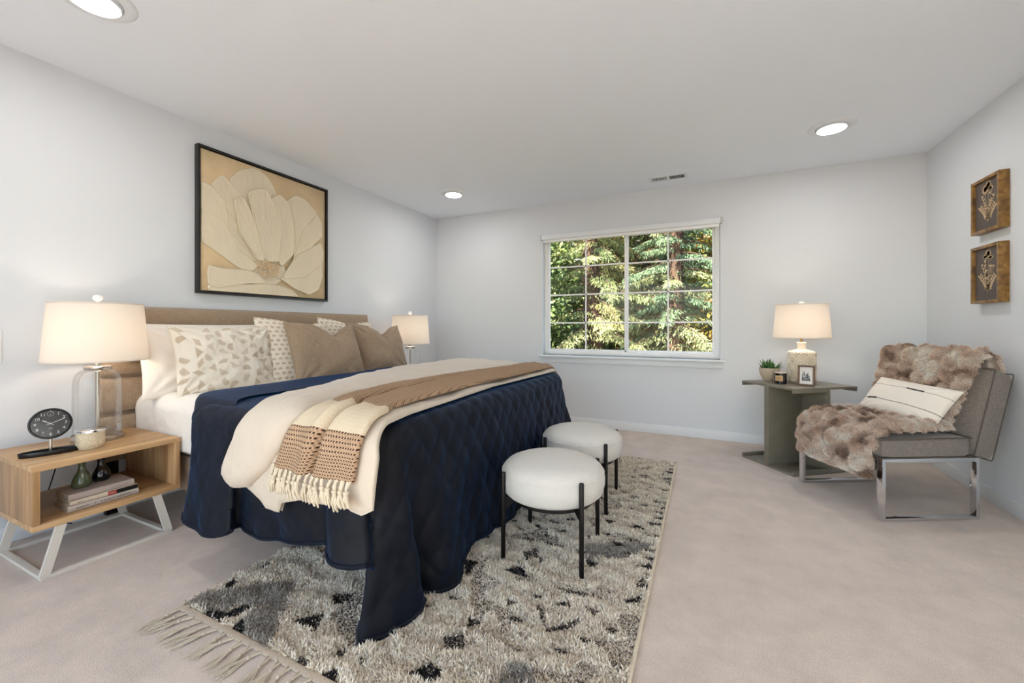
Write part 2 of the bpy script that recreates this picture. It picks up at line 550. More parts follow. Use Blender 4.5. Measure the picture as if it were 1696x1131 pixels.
M['tassel'] = mat('cream_cotton_tassel', lin(226, 211, 186), .95, bump=.5, bscale=300)
M['velvet'] = mat('navy_velvet', lin(5, 8, 19), .6, sheen=.22, sheen_tint=(.05, .28, .80, 1), bump=.25, bscale=24, bdist=.01, detail=5, spec=.25, var=.35, vscale=9)
M['brown_pillow'] = weave_mat('brown_linen', lin(182, 158, 132), lin(136, 114, 94), 520, slub=.3)
M['boucle'] = mat('white_boucle', lin(233, 228, 219), 1, bump=.9, bscale=220, sheen=.3, bdist=.008, detail=3)
M['chair_fab'] = weave_mat('grey_upholstery', lin(150, 140, 132), lin(104, 96, 90), 600)
M['piping'] = mat('dark_piping', lin(92, 84, 78), .9)
M['olive'] = mat('grey_olive_lacquer', lin(122, 116, 102), .35, var=.08, vscale=20)
M['frame_black'] = mat('black_frame', lin(26, 24, 23), .4)
M['gold_frame'] = wood_mat('aged_gold_wood', lin(86, 60, 26), lin(134, 98, 48), lin(176, 136, 74), stretch=(1, 1, 1), scale=22, rough=.4)
M['walnut'] = wood_mat('walnut', lin(62, 40, 26), lin(92, 60, 40), lin(118, 80, 54), stretch=(1, 1, .1), scale=40)
M['ceramic'] = mat('cream_ceramic', lin(236, 226, 210), .45)
M['ceramic_carved'] = col_mat('carved_cream_ceramic', .5, 0, .4)
M['bark'] = mat('bark', lin(88, 64, 48), .95, bump=1, bscale=12, stretch=(1, 1, .15), bdist=.08, var=.45, vscale=10)
M['leaf'] = col_mat('leaves', .55, 0, .4, transl=.35)
M['needle'] = col_mat('conifer_sprays', .65, 0, .3, transl=.25)
M['pile'] = col_mat('rug_pile', 1, .2, .05)
M['fur'] = col_mat('faux_fur', .75, .3, .2)
M['woven'] = col_mat('rug_woven_ground', 1, 0, .05, noise=.35, nscale=260)
M['patterned'] = col_mat('printed_cotton', .9, .15, .1)

# ------------------------------------------------------------------ room shell
W, L, H = 4.68, 4.31, 2.44
Y0 = -1.75
WX0, WX1, WZ0, WZ1 = 1.445, 3.228, .755, 2.085     # window opening

struct(MB().box((-.15, Y0 - .15, -.12), (W + .15, L + .16, 0)).build('floor', M['carpet'], smooth=False))
struct(MB().box((-.15, Y0 - .15, H), (W + .15, L + .16, H + .12)).build('ceiling', M['ceil'], smooth=False))
struct(MB().box((-.15, Y0 - .15, 0), (0, L + .16, H)).build('wall_left', M['wall'], smooth=False))
struct(MB().box((W, Y0 - .15, 0), (W + .15, L + .16, H)).build('wall_right', M['wall'], smooth=False))
b = MB()
b.box((0, L, 0), (WX0, L + .16, H)); b.box((WX1, L, 0), (W, L + .16, H))
b.box((WX0, L, 0), (WX1, L + .16, WZ0)); b.box((WX0, L, WZ1), (WX1, L + .16, H))
struct(b.build('wall_back', M['wall'], smooth=False))
# wall behind the camera, with an unseen wide window added to bring in daylight
RX0, RX1, RZ0, RZ1 = .55, 4.15, .08, 2.20
b = MB()
b.box((0, Y0 - .15, 0), (RX0, Y0, H)); b.box((RX1, Y0 - .15, 0), (W, Y0, H))
b.box((RX0, Y0 - .15, 0), (RX1, Y0, RZ0)); b.box((RX0, Y0 - .15, RZ1), (RX1, Y0, H))
struct(b.build('wall_rear', M['wall'], smooth=False))

def baseboard(name, lo, hi):
    struct(MB().box(lo, hi, .004, 2).build(name, M['trim']))
BH, BT = .088, .013
baseboard('baseboard_left', (0, Y0, 0), (BT, L, BH))
baseboard('baseboard_back', (BT, L - BT, 0), (W - BT, L, BH))
baseboard('baseboard_right', (W - BT, Y0, 0), (W, L, BH))

# ------------------------------------------------------------------ window
def make_window(name, x0, x1, z0, z1, y_in, y_out, sgn, sill=True):
    """two sashes side by side with a white grid between the glass; y_in is the wall's inner face"""
    root = bpy.data.objects.new(name, None); COL.objects.link(root); struct(root)
    root.location = ((x0 + x1) / 2, y_in, z0)
    ox, oy, oz = root.location
    T = Matrix.Translation((-ox, -oy, -oz))
    yf0, yf1 = sorted((y_in + sgn * .055, y_in + sgn * .125))
    fr = MB(); w = .045
    fr.box((x0, yf0, z0), (x0 + w, yf1, z1), .004, 2, T); fr.box((x1 - w, yf0, z0), (x1, yf1, z1), .004, 2, T)
    fr.box((x0 + w, yf0, z0), (x1 - w, yf1, z0 + w), .004, 2, T); fr.box((x0 + w, yf0, z1 - w), (x1 - w, yf1, z1), .004, 2, T)
    fr.build('window_frame', M['vinyl'], root)
    xm = x0 + (x1 - x0) * .512
    for (a, c, dy) in ((x0 + w, xm + .018, .0), (xm - .018, x1 - w, .02)):
        ya, yb = sorted((y_in + sgn * (.06 + dy), y_in + sgn * (.085 + dy)))
        s = MB(); sw = .02 if dy == 0 else .022
        za, zb = z0 + w, z1 - w
        s.box((a, ya, za), (a + sw, yb, zb), .003, 2, T); s.box((c - .04 if dy == 0 else c - sw, ya, za), (c, yb, zb), .003, 2, T)
        s.box((a + sw, ya, za), (c - sw, yb, za + sw), .003, 2, T); s.box((a + sw, ya, zb - sw), (c - sw, yb, zb), .003, 2, T)
        sash = s.build('sash', M['vinyl'], root)
        ym = (ya + yb) / 2
        ga, gc = a + sw - .004, (c - .04 if dy == 0 else c - sw) + .004
        MB().box((ga, ym - .002, za + sw - .004), (gc, ym + .002, zb - sw + .004), 0, 1, T).build('pane', M['pane'], sash, smooth=False)
        g = MB(); mw = .0075
        xc = (ga + gc) / 2
        yg0, yg1 = ym - .009, ym - .004
        g.box((xc - mw, yg0, za + sw), (xc + mw, yg1, zb - sw), 0, 1, T)
        for k in (1, 2, 3):
            zk = za + (zb - za) * k / 4
            g.box((ga, yg0, zk - mw), (gc, yg1, zk + mw), 0, 1, T)
        g.build('grid', M['vinyl'], sash, smooth=False)
    if sill:
        s = MB()
        s.box((x0 - .035, y_in - .06, z0 - .022), (x1 + .04, y_in + .06, z0), .005, 2, T)
        s.build('window_sill', M['trim'], root)
        s = MB(); s.box((x0 - .02, y_in - .014, z0 - .082), (x1 + .025, y_in, z0 - .022), .003, 2, T)
        s.build('apron', M['trim'], root)
    return root
make_window('window_1', WX0, WX1, WZ0, WZ1, L, L + .16, 1)
make_window('added_rear_window', RX0, RX1, RZ0, RZ1, Y0, Y0 - .15, -1, sill=False)  # rear window out of view, added for its daylight

# roller shade rolled up at the head of the window
rs = thing('roller_shade', 'white roller shade drawn fully up along the top of the window', 'blind', ((WX0 + WX1) / 2, L - .01, WZ1))
hw = (WX1 - WX0) / 2 + .004
b = MB(); b.box((-hw, -.03, -.052), (hw, .045, 0), .006, 2); b.build('cassette', M['trim'], rs)
b = MB(); b.box((-hw + .012, -.004, -.078), (hw - .012, .012, -.05), .003, 2); b.build('bottom_rail', M['vinyl'], rs)
for s in (-1, 1):
    b = MB(); b.box((s * (hw + .003) - .004, -.032, -.054), (s * (hw + .003) + .004, .046, .003), .002, 2)
    b.build('end_cap', M['steel'], rs)
b = MB(); b.tube([(hw - .02, -.02, -.05), (hw - .02, -.018, -.5), (hw - .018, -.018, -.94)], .0022, 6)
b.tube([(hw - .034, -.02, -.05), (hw - .032, -.018, -.5), (hw - .03, -.018, -.94)], .0022, 6)
cord = b.build('chain', M['vinyl'], rs)
b = MB(); b.box((hw - .036, -.026, -.62), (hw - .014, -.008, -.56), .003, 2); b.build('chain_tensioner', M['vinyl'], rs)

# ------------------------------------------------------------------ ceiling lights
M['lens'] = emit_mat('light_lens', (1.0, .985, .965, 1), CEILING_LIGHT)
def make_light(loc, label):
    t = thing('ceiling_light', label, 'ceiling light', loc, 0, 'recessed ceiling lights')
    MB().lathe([(.080, -.0225), (.084, -.0235), (.087, -.021), (.089, -.002)], 48, cap=False).build('bezel', M['trim'], t)
    MB().lathe([(.089, -.002), (.093, -.010), (.105, -.013), (.128, -.010), (.136, -.004), (.138, 0)], 48, cap=False).build('trim_ring', M['trim'], t)
    MB().lathe([(0.0, -.0255), (.03, -.0252), (.06, -.0243), (.0805, -.0228)], 48, cap=False).build('lens', M['lens'], t)
    return t
LIGHTS = [((.76, 3.545, H), 'round ceiling light above the far end of the bed, nearest the left back corner'),
          ((3.885, 3.475, H), 'round ceiling light over the grey armless chair, right of the air vent'),
          ((.785, .80, H), 'round ceiling light cut by the top left edge of the photo'),
          ((3.885, .80, H), 'round ceiling light nearest the camera, above the open carpet')]
for loc, lab in LIGHTS: make_light(loc, lab)

# air vent near the window wall
v = thing('air_vent', 'small white slotted air vent in the ceiling near the window wall', 'vent', (2.79, 4.02, H))
b = MB()
for (lo, hi) in (((-.165, -.065, -.006), (.165, -.045, 0)), ((-.165, .045, -.006), (.165, .065, 0)), ((-.165, -.045, -.006), (-.14, .045, 0)), ((.14, -.045, -.006), (.165, .045, 0)), ((-.012, -.045, -.006), (.012, .045, 0))):
    b.box(lo, hi, .001, 1)
b.build('vent_frame', M['trim'], v)
b = MB(); b.box((-.14, -.045, -.0015), (.14, .045, -.0005)); b.build('duct_shade_plate', M['black'], v)  # flat black plate stands for the shade inside the duct
for k in range(22):
    x = -.132 + k * .0126
    if abs(x) < .014: continue
    b = MB(); b.bar((x, -.044, -.004), (x, .044, -.004), .0012 if x > 0 else .004, .006); b.build('slat', M['trim'], v, smooth=False)

# light switch plate at the very left of the photo
sw = thing('light_switch', 'white light switch plate on the left wall at the photo edge', 'light switch', (.0, .70, .97))
MB().box((0, -.038, -.085), (.006, .038, .08), .003, 2).build('plate', M['trim'], sw)
MB().box((.005, -.016, -.034), (.010, .016, .034), .002, 2).build('rocker', M['vinyl'], sw)

# ------------------------------------------------------------------ outdoors
g = MB(); g.box((-25, L + 1.0, -3.3), (30, 45, -3.0))
struct(g.build('ground', mat('forest_floor', lin(70, 66, 40), 1, var=.5, vscale=1.5), smooth=False))


def quads_from(centers, dx, dy):
    """each leaf: a 4-corner diamond with half axes dx (long), dy (wide)"""
    n = len(centers)
    V = np.stack([centers - dx, centers + dy - dx * .1, centers + dx, centers - dy - dx * .1], 1).reshape(-1, 3)
    return V, np.arange(n * 4)

def rand_unit(n):
    v = rng.normal(size=(n, 3)); return v / np.linalg.norm(v, axis=1, keepdims=True)

def broadleaf(name, base, blobs, trunk, nleaf, size, palette, label, seed, cat='tree', group=None):
    t = thing(name, label, cat, base, 0, group)
    bx = np.array(base)
    b = MB()
    zt = max(bl[2] for bl in blobs)
    b.tube([(0, 0, -.05), (.05, .03, zt * .35), (-.04, .06, zt * .7), (0, 0, zt)], [trunk, trunk * .8, trunk * .55, trunk * .2], 10)
    r0 = random.Random(seed)
    for bl in blobs:
        z0 = max(.5, bl[2] - bl[3] * 1.2)
        b.tube([(0, 0, z0), (bl[0] * .5, bl[1] * .5, z0 + (bl[2] - z0) * .6), (bl[0], bl[1], bl[2])], [trunk * .4, trunk * .25, .02], 6)
    b.build('trunk', M['bark'], t)
    Vs = []; Cs = []
    tot = sum(bl[3] ** 2 for bl in blobs)
    for bl in blobs:
        n = int(nleaf * bl[3] ** 2 / tot)
        ncl = max(8, n // 26)
        d = rand_unit(ncl); rad = bl[3] * (rng.random(ncl) ** .35)
        cc = d * rad[:, None] * np.array([1, 1, .9]) + np.array(bl[:3])
        idx = rng.integers(0, ncl, n)
        p = cc[idx] + rng.normal(size=(n, 3)) * size * np.array([2.6, 2.6, 1.7])
        nrm = rand_unit(n) * .8 + np.array([-.2, -.35, .75]); nrm /= np.linalg.norm(nrm, axis=1, keepdims=True)
        a = np.cross(nrm, rand_unit(n)); a /= np.linalg.norm(a, axis=1, keepdims=True)
        c = np.cross(nrm, a)
        s = size * (.6 + .8 * rng.random(n))[:, None]
        V, _ = quads_from(p, a * s, c * s * .62)
        Vs.append(V)
        pal = np.array(palette)
        k = rng.integers(0, len(pal), ncl)[idx]
        k = np.where(rng.random(n) < .25, rng.integers(0, len(pal), n), k)
        col = .74 * pal[k] * (.7 + .6 * rng.random((n, 1)))
        Cs.append(np.repeat(col, 4, axis=0))
    V = np.concatenate(Vs); C = np.concatenate(Cs)
    raw_mesh('foliage', V, 4, np.arange(len(V)), M['leaf'], t, C)
    return t

def conifer(name, base, height, trunk, spread, nb, palette, label, seed, group=None, lean=0):
    t = thing(name, label, 'tree', base, 0, group)
    b = MB()
    n = 14
    pts = [(lean * k / n, 0, -.05 + height * k / n) for k in range(n + 1)]
    b.tube(pts, [trunk * (1 - k / n) ** .8 + .02 for k in range(n + 1)], 12)
    r = np.random.default_rng(seed)
    Vs = []; Cs = []
    pal = np.array(palette)
    for k in range(nb):
        z = height * (.16 + .82 * (k + r.random()) / nb)
        az = k * 2.39996 + r.normal() * .3
        Lb = spread * (1.05 - z / height) + .35
        Lb *= .7 + .5 * r.random()
        m = 15
        s = np.linspace(0, 1, m)
        droop = .35 + .35 * r.random()
        P = np.stack([np.cos(az) * Lb * s, np.sin(az) * Lb * s, z + Lb * (.12 * s - droop * s ** 2 + .12 * s ** 4)], 1)
        b.tube(P.tolist(), [.014 * (1 - q) + .003 for q in s], 5, cap=False)
        out = np.array([np.cos(az), np.sin(az), 0]); side = np.array([-np.sin(az), np.cos(az), 0])
        ns = int(620 * Lb / 2)
        q = .08 + .92 * r.random(ns) ** .8
        ii = q * (m - 1); i0 = np.minimum(ii.astype(int), m - 2); fr_ = (ii - i0)[:, None]
        p = P[i0] * (1 - fr_) + P[i0 + 1] * fr_
        wid = .42 * Lb * (1 - q * .75) * .5
        off = (r.random(ns) * 2 - 1)
        p = p + side * (off * wid)[:, None] + np.array([0, 0, -1.]) * (np.abs(off) * wid * .45 + .10 * r.random(ns) ** 2)[:, None]
        d = out * (.35 + .3 * r.random((ns, 1))) + side * (off * .7)[:, None] + np.array([0, 0, -1.]) * (.55 + .8 * r.random((ns, 1))) + r.normal(size=(ns, 3)) * .45
        d /= np.linalg.norm(d, axis=1, keepdims=True)
        ln = (.028 + .055 * r.random(ns) ** 1.5)[:, None]
        wv = np.cross(d, r.normal(size=(ns, 3)) + np.array([-.4, -1.2, .6])); wv /= np.linalg.norm(wv, axis=1, keepdims=True)
        V, _ = quads_from(p + d * ln, d * ln, wv * (.007 + .010 * r.random((ns, 1))))
        Vs.append(V)
        base_c = pal[r.integers(0, len(pal))]
        col = .74 * base_c * (.65 + .7 * r.random((ns, 1)))
        Cs.append(np.repeat(col, 4, axis=0))
    b.build('trunk', M['bark'], t)
    V = np.concatenate(Vs); C = np.concatenate(Cs)
    raw_mesh('foliage', V, 4, np.arange(len(V)), M['needle'], t, C)
    return t

def L3(*a): return lin(*a)[:3]
GREEN = [L3(104, 126, 64), L3(130, 146, 76), L3(158, 166, 94), L3(86, 108, 58), L3(186, 186, 120)]
YEL = [L3(120, 128, 58), L3(168, 156, 66), L3(198, 172, 58), L3(98, 112, 50), L3(172, 130, 70)]
MIX = [L3(96, 112, 56), L3(134, 138, 72), L3(178, 158, 80), L3(150, 108, 66), L3(78, 96, 50)]
CED = [L3(156, 160, 102), L3(132, 142, 90), L3(182, 182, 122), L3(172, 164, 104)]
CED2 = [L3(134, 152, 110), L3(114, 136, 98), L3(166, 178, 134), L3(158, 160, 110)]
TG = 'trees outside the window'
conifer('cedar_tree', (.78, 9.6, -3), 11.5, .30, 1.55, 120, CED, 'drooping cedar with a reddish trunk seen through the left window sash', 3, TG, -.3)
conifer('cedar_tree', (2.47, 9.9, -3), 11.0, .22, 1.5, 120, CED2, 'blue-green drooping conifer with a dark trunk seen through the right window sash', 5, TG, .1)
broadleaf('broadleaf_tree', (-1.1, 9.0, -3), [(0, 0, 4.2, 1.3), (.75, .0, 3.4, .8), (.75, -.1, 4.4, .75), (.6, 0, 5.4, .9), (-.9, .2, 3.2, 1.3), (.2, .3, 6.2, 1.1)], .15, 26000, .048, GREEN, 'leafy green tree at the left edge of the window view', 11, group=TG)
broadleaf('broadleaf_tree', (1.6, 11.9, -3), [(0, 0, 5.2, 1.6), (.4, -.5, 3.4, 1.5), (-.8, .2, 4.0, 1.4), (.2, .1, 6.9, 1.3), (-1.0, -.3, 6.3, 1.1)], .2, 17000, .06, MIX, 'autumn brown and green tree between the two conifers', 12, group=TG)
broadleaf('broadleaf_tree', (4.1, 10.2, -3), [(0, 0, 4.6, 1.1), (-.7, .0, 3.7, .75), (-.65, .1, 4.9, .7), (.6, .2, 3.4, 1.2), (.0, .2, 6.2, 1.2), (-.6, .2, 5.9, .8)], .15, 16000, .05, YEL, 'yellowing leafy tree at the right edge of the window view', 13, group=TG)
broadleaf('broadleaf_tree', (-3.6, 15.5, -3), [(0, 0, 5, 2.6), (.6, -1, 3, 2.2), (0, .5, 7.8, 2.2), (1.6, -.4, 5.6, 1.6)], .28, 26000, .12, GREEN, 'large dark green tree behind the cedar on the left', 14, group=TG)
broadleaf('broadleaf_tree', (.4, 17.0, -3), [(0, 0, 5, 2.6), (.6, -1, 3, 2.4), (-.8, .5, 7.2, 2.0), (1.6, 0, 6.6, 1.7), (-1.6, -.4, 5.0, 1.5)], .3, 26000, .12, MIX, 'large tree in the gap behind the reddish cedar trunk', 15, group=TG)
broadleaf('broadleaf_tree', (3.9, 16.6, -3), [(0, 0, 5, 2.7), (.6, -1, 3, 2.3), (0, .5, 8.0, 2.3)], .3, 22000, .12, GREEN, 'large dark green tree behind the blue-green conifer', 16, group=TG)
broadleaf('broadleaf_tree', (7.4, 14.0, -3), [(0, 0, 5, 2.4), (.6, -1, 3, 2.0), (0, .5, 7.4, 2.1)], .26, 7000, .11, YEL, 'large yellow-green tree farthest right beyond the window', 17, group=TG)
broadleaf('shrub', (1.9, 8.4, -3), [(0, 0, 2.2, .9), (-.8, .2, 2.0, .8), (.8, 0, 2.0, .9)], .07, 5000, .06, GREEN, 'bright green bush low behind the window sill', 18, 'shrub', None)

# ------------------------------------------------------------------ painting over the bed
PETALS = [
    [(2.205, 1.512), (2.184, 1.575), (2.127, 1.620), (2.050, 1.637), (1.972, 1.620), (1.916, 1.575), (1.895, 1.512), (1.916, 1.450), (1.972, 1.404), (2.050, 1.387), (2.127, 1.404), (2.184, 1.450)],
    [(1.745, 1.90), (1.80, 1.93), (1.83, 1.80), (1.90, 1.68), (1.975, 1.575), (1.94, 1.56), (1.83, 1.635), (1.765, 1.745)],
    [(1.779, 2.112), (1.852, 2.199), (1.958, 2.258), (2.045, 2.229), (2.103, 2.160), (2.129, 2.099), (2.103, 1.984), (2.136, 1.713), (2.057, 1.574), (1.982, 1.612), (1.886, 1.904)],
    [(1.659, 2.034), (1.695, 2.084), (1.733, 2.130), (1.774, 2.093), (1.863, 2.015), (1.945, 1.606), (1.994, 1.565), (1.774, 1.875)],
    [(1.590, 2.038), (1.649, 2.031), (1.742, 1.935), (1.763, 1.759), (1.970, 1.549), (1.774, 1.647), (1.590, 1.828)],
    [(1.590, 1.861), (1.731, 1.797), (1.829, 1.634), (1.982, 1.527), (1.933, 1.484), (1.840, 1.490), (1.590, 1.645)],
    [(2.212, 2.077), (2.261, 2.124), (2.298, 2.147), (2.380, 2.137), (2.490, 2.057), (2.482, 2.027), (2.365, 1.863), (2.276, 1.633), (2.261, 1.867)],
    [(2.490, 2.043), (2.539, 1.984), (2.548, 1.859), (2.426, 1.738), (2.247, 1.576), (2.276, 1.633), (2.350, 1.859)],
    [(2.539, 1.624), (2.548, 1.504), (2.507, 1.388), (2.411, 1.339), (2.276, 1.382), (2.150, 1.454), (2.365, 1.484)],
    [(2.191, 1.490), (2.305, 1.664), (2.523, 1.797), (2.556, 1.732), (2.548, 1.632), (2.365, 1.484), (2.191, 1.452)],
    [(1.639, 1.349), (1.910, 1.380), (2.032, 1.398), (2.136, 1.395), (2.247, 1.366), (2.312, 1.312), (1.639, 1.310)],
    [(1.629, 1.435), (1.639, 1.485), (1.721, 1.474), (1.886, 1.484), (1.970, 1.464), (2.032, 1.398), (1.898, 1.385), (1.669, 1.335), (1.634, 1.359)],
    [(1.801, 1.963), (1.858, 2.014), (1.910, 1.934), (2.007, 1.665), (2.019, 1.569), (1.970, 1.573), (1.840, 1.752)],
    [(2.077, 2.052), (2.143, 2.109), (2.219, 2.066), (2.268, 1.869), (2.261, 1.657), (2.163, 1.551), (2.136, 1.586), (2.136, 1.789)],
    [(1.898, 2.043), (1.945, 2.087), (2.032, 2.123), (2.083, 2.041), (2.150, 1.792), (2.136, 1.586), (2.045, 1.572), (1.994, 1.638)],
]
PY0, PY1, PZ0, PZ1 = 1.57, 2.61, 1.29, 2.292
pt = thing('painting', 'large framed painting of a cream flower on tan above the headboard', 'painting', (0, (PY0 + PY1) / 2, PZ0))
TP = Matrix.Translation((0, -(PY0 + PY1) / 2, -PZ0))
b = MB(); fw = .016
b.box((0, PY0, PZ0), (.042, PY0 + fw, PZ1), .002, 1, TP); b.box((0, PY1 - fw, PZ0), (.042, PY1, PZ1), .002, 1, TP)
b.box((0, PY0 + fw, PZ0), (.042, PY1 - fw, PZ0 + fw), .002, 1, TP); b.box((0, PY0 + fw, PZ1 - fw), (.042, PY1 - fw, PZ1), .002, 1, TP)
b.box((0, PY0 + fw, PZ0 + fw), (.006, PY1 - fw, PZ1 - fw), 0, 1, TP)
b.build('frame', M['frame_black'], pt)
b = MB()
b.box((.008, PY0 + .021, PZ0 + .021), (.027, PY1 - .021, PZ1 - .021), .002, 1, TP, 0)
cen = np.array([2.050, 1.512])
def resample(poly, n):
    P = np.array(poly + [poly[0]]); d = np.r_[0, np.cumsum(np.linalg.norm(np.diff(P, axis=0), axis=1))]
    # rounded outline through the corner points
    t = np.linspace(0, d[-1], n, endpoint=False)
    q = np.stack([np.interp(t, d, P[:, 0]), np.interp(t, d, P[:, 1])], 1)
    for _ in range(1): q = .5 * q + .25 * np.roll(q, 1, 0) + .25 * np.roll(q, -1, 0)
    return q
y_lo, y_hi, z_lo, z_hi = PY0 + .0225, PY1 - .0225, PZ0 + .0225, PZ1 - .0225
for i, poly in enumerate(PETALS):
    q = resample(poly, 90)
    c = q.mean(0); q = c + (q - c) * 1.035
    x0 = .0268 + .0016 * i
    rings = [(1.0, -.002), (.992, .003), (.975, .0048), (.95, .0034), (.8, .0018), (.5, .0022), (.2, .002)]
    V = []; F = []
    n = len(q)
    ang = np.arctan2(*(q - cen).T[::-1])
    for k, (s, hgt) in enumerate(rings):
        p = c + (q - c) * s
        a = np.arctan2(p[:, 1] - cen[1], p[:, 0] - cen[0])
        rib = .0007 * np.sin(a * 70) * (1 if k > 2 else 0)
        V += [(x0 + hgt + rib[j], min(max(p[j, 0], y_lo), y_hi), min(max(p[j, 1], z_lo), z_hi)) for j in range(n)]
        if k:
            o = (k - 1) * n
            F += [(o + j, o + (j + 1) % n, o + n + (j + 1) % n, o + n + j) for j in range(n)]
    V.append((x0 + .002, c[0], c[1])); o = (len(rings) - 1) * n
    F += [(o + j, o + (j + 1) % n, len(V) - 1) for j in range(n)]
    b.add(apply_xf(TP, V), F, 1)
r = random.Random(4)
for k in range(230):
    a = r.random() * 2 * PI; d = .085 * math.sqrt(r.random())
    p = (.0268 + .0016 * 13 + .004 * r.random(), cen[0] + d * math.cos(a) * 1.05, cen[1] + d * math.sin(a) * .8)
    s = .003 + .003 * r.random()
    b.box((p[0], p[1] - s, p[2] - s * .7), (p[0] + .004, p[1] + s, p[2] + s * .7), .001, 1, TP, 2 if r.random() < .7 else 1)
M['canvas_tan'] = mat('tan_paint', lin(224, 198, 156), .7, bump=.3, bscale=60, var=.1, vscale=5)
M['petal'] = mat('cream_paint', lin(230, 216, 190), .75, bump=.35, bscale=45, stretch=(1, 1, .35), var=.05, vscale=8)
M['stamen'] = mat('ochre_paint', lin(224, 192, 148), .8)
b.build('canvas', [M['canvas_tan'], M['petal'], M['stamen']], pt, angle=60)

# ------------------------------------------------------------------ nightstand
NX0, NX1, NY0, NY1, NZ0, NZ1 = .085, .60, .675, 1.20, .212, .483
def make_nightstand(label, cx, cyy):
    t = thing('nightstand', label, 'nightstand', (cx, cyy, 0), 0, None)
    hx, hy, th = (NX1 - NX0) / 2, (NY1 - NY0) / 2, .024
    MB().box((-hx, -hy, NZ1 - th), (hx, hy, NZ1), .002, 2).build('top_panel', M['oak'], t)
    MB().box((-hx, -hy, NZ0), (hx, hy, NZ0 + th), .002, 2).build('shelf_panel', M['oak'], t)
    for s in (-1, 1):
        y0, y1 = sorted((s * hy, s * (hy - th)))
        MB().box((-hx, y0, NZ0 + th), (hx, y1, NZ1 - th), .002, 2).build('side_panel', M['oak_v'], t)
        # small fillet in the lower corner of the opening
    fx0, fx1, fy0, fy1 = -hx + .03, hx - .005, -hy + .025, hy - .035
    fr = MB(); bw, bh = .024, .014
    fr.box((fx0, fy0, 0), (fx1, fy0 + bw, bh), .001, 1); fr.box((fx0, fy1 - bw, 0), (fx1, fy1, bh), .001, 1)
    fr.box((fx0, fy0 + bw, 0), (fx0 + bw, fy1 - bw, bh), .001, 1); fr.box((fx1 - bw, fy0 + bw, 0), (fx1, fy1 - bw, bh), .001, 1)
    fr.build('floor_frame', M['white_metal'], t)
    for x in (fx0, fx1 - .014):
        for s, y in ((1, fy0 + .013), (-1, fy1 - .013)):
            l = MB()
            ytop = y + s * .05
            w = .0165
            V = [(x, y - w, 0.012), (x + .014, y - w, 0.012), (x + .014, y + w, 0.012), (x, y + w, 0.012),
                 (x, ytop - w, NZ0), (x + .014, ytop - w, NZ0), (x + .014, ytop + w, NZ0), (x, ytop + w, NZ0)]
            l.add(V, [(3, 2, 1, 0), (4, 5, 6, 7), (0, 1, 5, 4), (1, 2, 6, 5), (2, 3, 7, 6), (3, 0, 4, 7)])
            l.build('leg', M['white_metal'], t, smooth=False)
    return t
NCX, NCY = (NX0 + NX1) / 2, (NY0 + NY1) / 2
make_nightstand('open oak nightstand on splayed white metal legs at the near side of the bed', NCX, NCY)['group'] = 'nightstands beside the bed'
make_nightstand('oak nightstand on the far side of the bed under the glass lamp', NCX - .01, 3.42)['group'] = 'nightstands beside the bed'

# ------------------------------------------------------------------ glass table lamps
def lamp_bulb(parent, z):
    d = bpy.data.lights.new('bulb', 'POINT'); d.energy = BULB_W; d.color = (1.0, .86, .72); d.shadow_soft_size = .035
    o = link('bulb', d, parent); o.location = (0, 0, z)
def make_shade(t, zb, zt, rb, rt, zmid):
    b = MB()
    n = 64
    b.lathe([(rb, zb), (rt, zt), (rt - .0015, zt), (rb - .0015, zb), (rb, zb)], n, cap=False)
    b.build('lamp_shade', M['shade'], t)
    b = MB()
    b.lathe([(rb + .0012, zb - .001), (rb + .0012, zb + .006), (rb - .003, zb + .006), (rb - .003, zb - .001), (rb + .0012, zb - .001)], n, cap=False)
    b.build('bottom_trim', M['shade'], t)
    b = MB()
    b.lathe([(rt + .0012, zt - .006), (rt + .0012, zt + .001), (rt - .003, zt + .001), (rt - .003, zt - .006), (rt + .0012, zt - .006)], n, cap=False)
    b.build('top_trim', M['shade'], t)
    b = MB()
    for k in range(3):
        a = 2 * PI * k / 3
        b.tube([(0, 0, zt - .02), (math.cos(a) * rt * .98, math.sin(a) * rt * .98, zt - .004)], .0018, 6)
    b.tube([(0, 0, zmid), (0, 0, zt + .004)], .004, 8)
    b.build('shade_support', M['steel'], t)
def glass_lamp(label, loc, zscale=1.0):
    t = thing('glass_lamp', label, 'table lamp', loc, 0, 'clear glass lamps by the bed')
    MB().lathe([(0, 0), (.098, 0), (.098, .016), (.092, .021), (0, .021)], 56, cap=False).build('base', M['steel'], t)
    prof = [(.085, .0215), (.092, .03), (.0925, .05), (.0925, .27), (.0905, .305), (.083, .335), (.068, .353), (.048, .362)]
    inner = [(r - .003, z + (.003 if i == 0 else 0)) for i, (r, z) in enumerate(prof)]
    MB().lathe(prof, 56, cap=False).build('glass_body', M['glass'], t)
    MB().lathe([(0, .360), (.050, .360), (.053, .364), (.053, .374), (.047, .379), (.016, .381), (.016, .42), (0, .42)], 40, cap=False).build('neck', M['steel'], t)
    MB().tube([(0, 0, .021), (0, 0, .36)], .006, 12).build('inner_rod', M['steel'], t)
    make_shade(t, .405, .70, .20, .178, .41)
    b = MB(); b.lathe([(0, .700), (.007, .701), (.007, .712), (.017, .718), (.021, .728), (.018, .738), (.009, .744), (0, .745)], 28, cap=False)
    b.build('finial', M['vinyl'], t)
    lamp_bulb(t, .53)
    return t
la = glass_lamp('clear glass jar table lamp with a wide white shade beside the black clock', (.262, .995, NZ1))
b = MB(); b.tube([(-.098, 0, .008), (-.15, -.01, .006), (-.205, -.03, .0), (-.215, -.05, -.05), (-.213, -.085, -.14), (-.21, -.10, -.20), (-.225, -.12, -.30), (-.23, -.10, -.44), (-.235, -.02, -.475)], .0028, 7)
b.build('cord', M['black'], la)
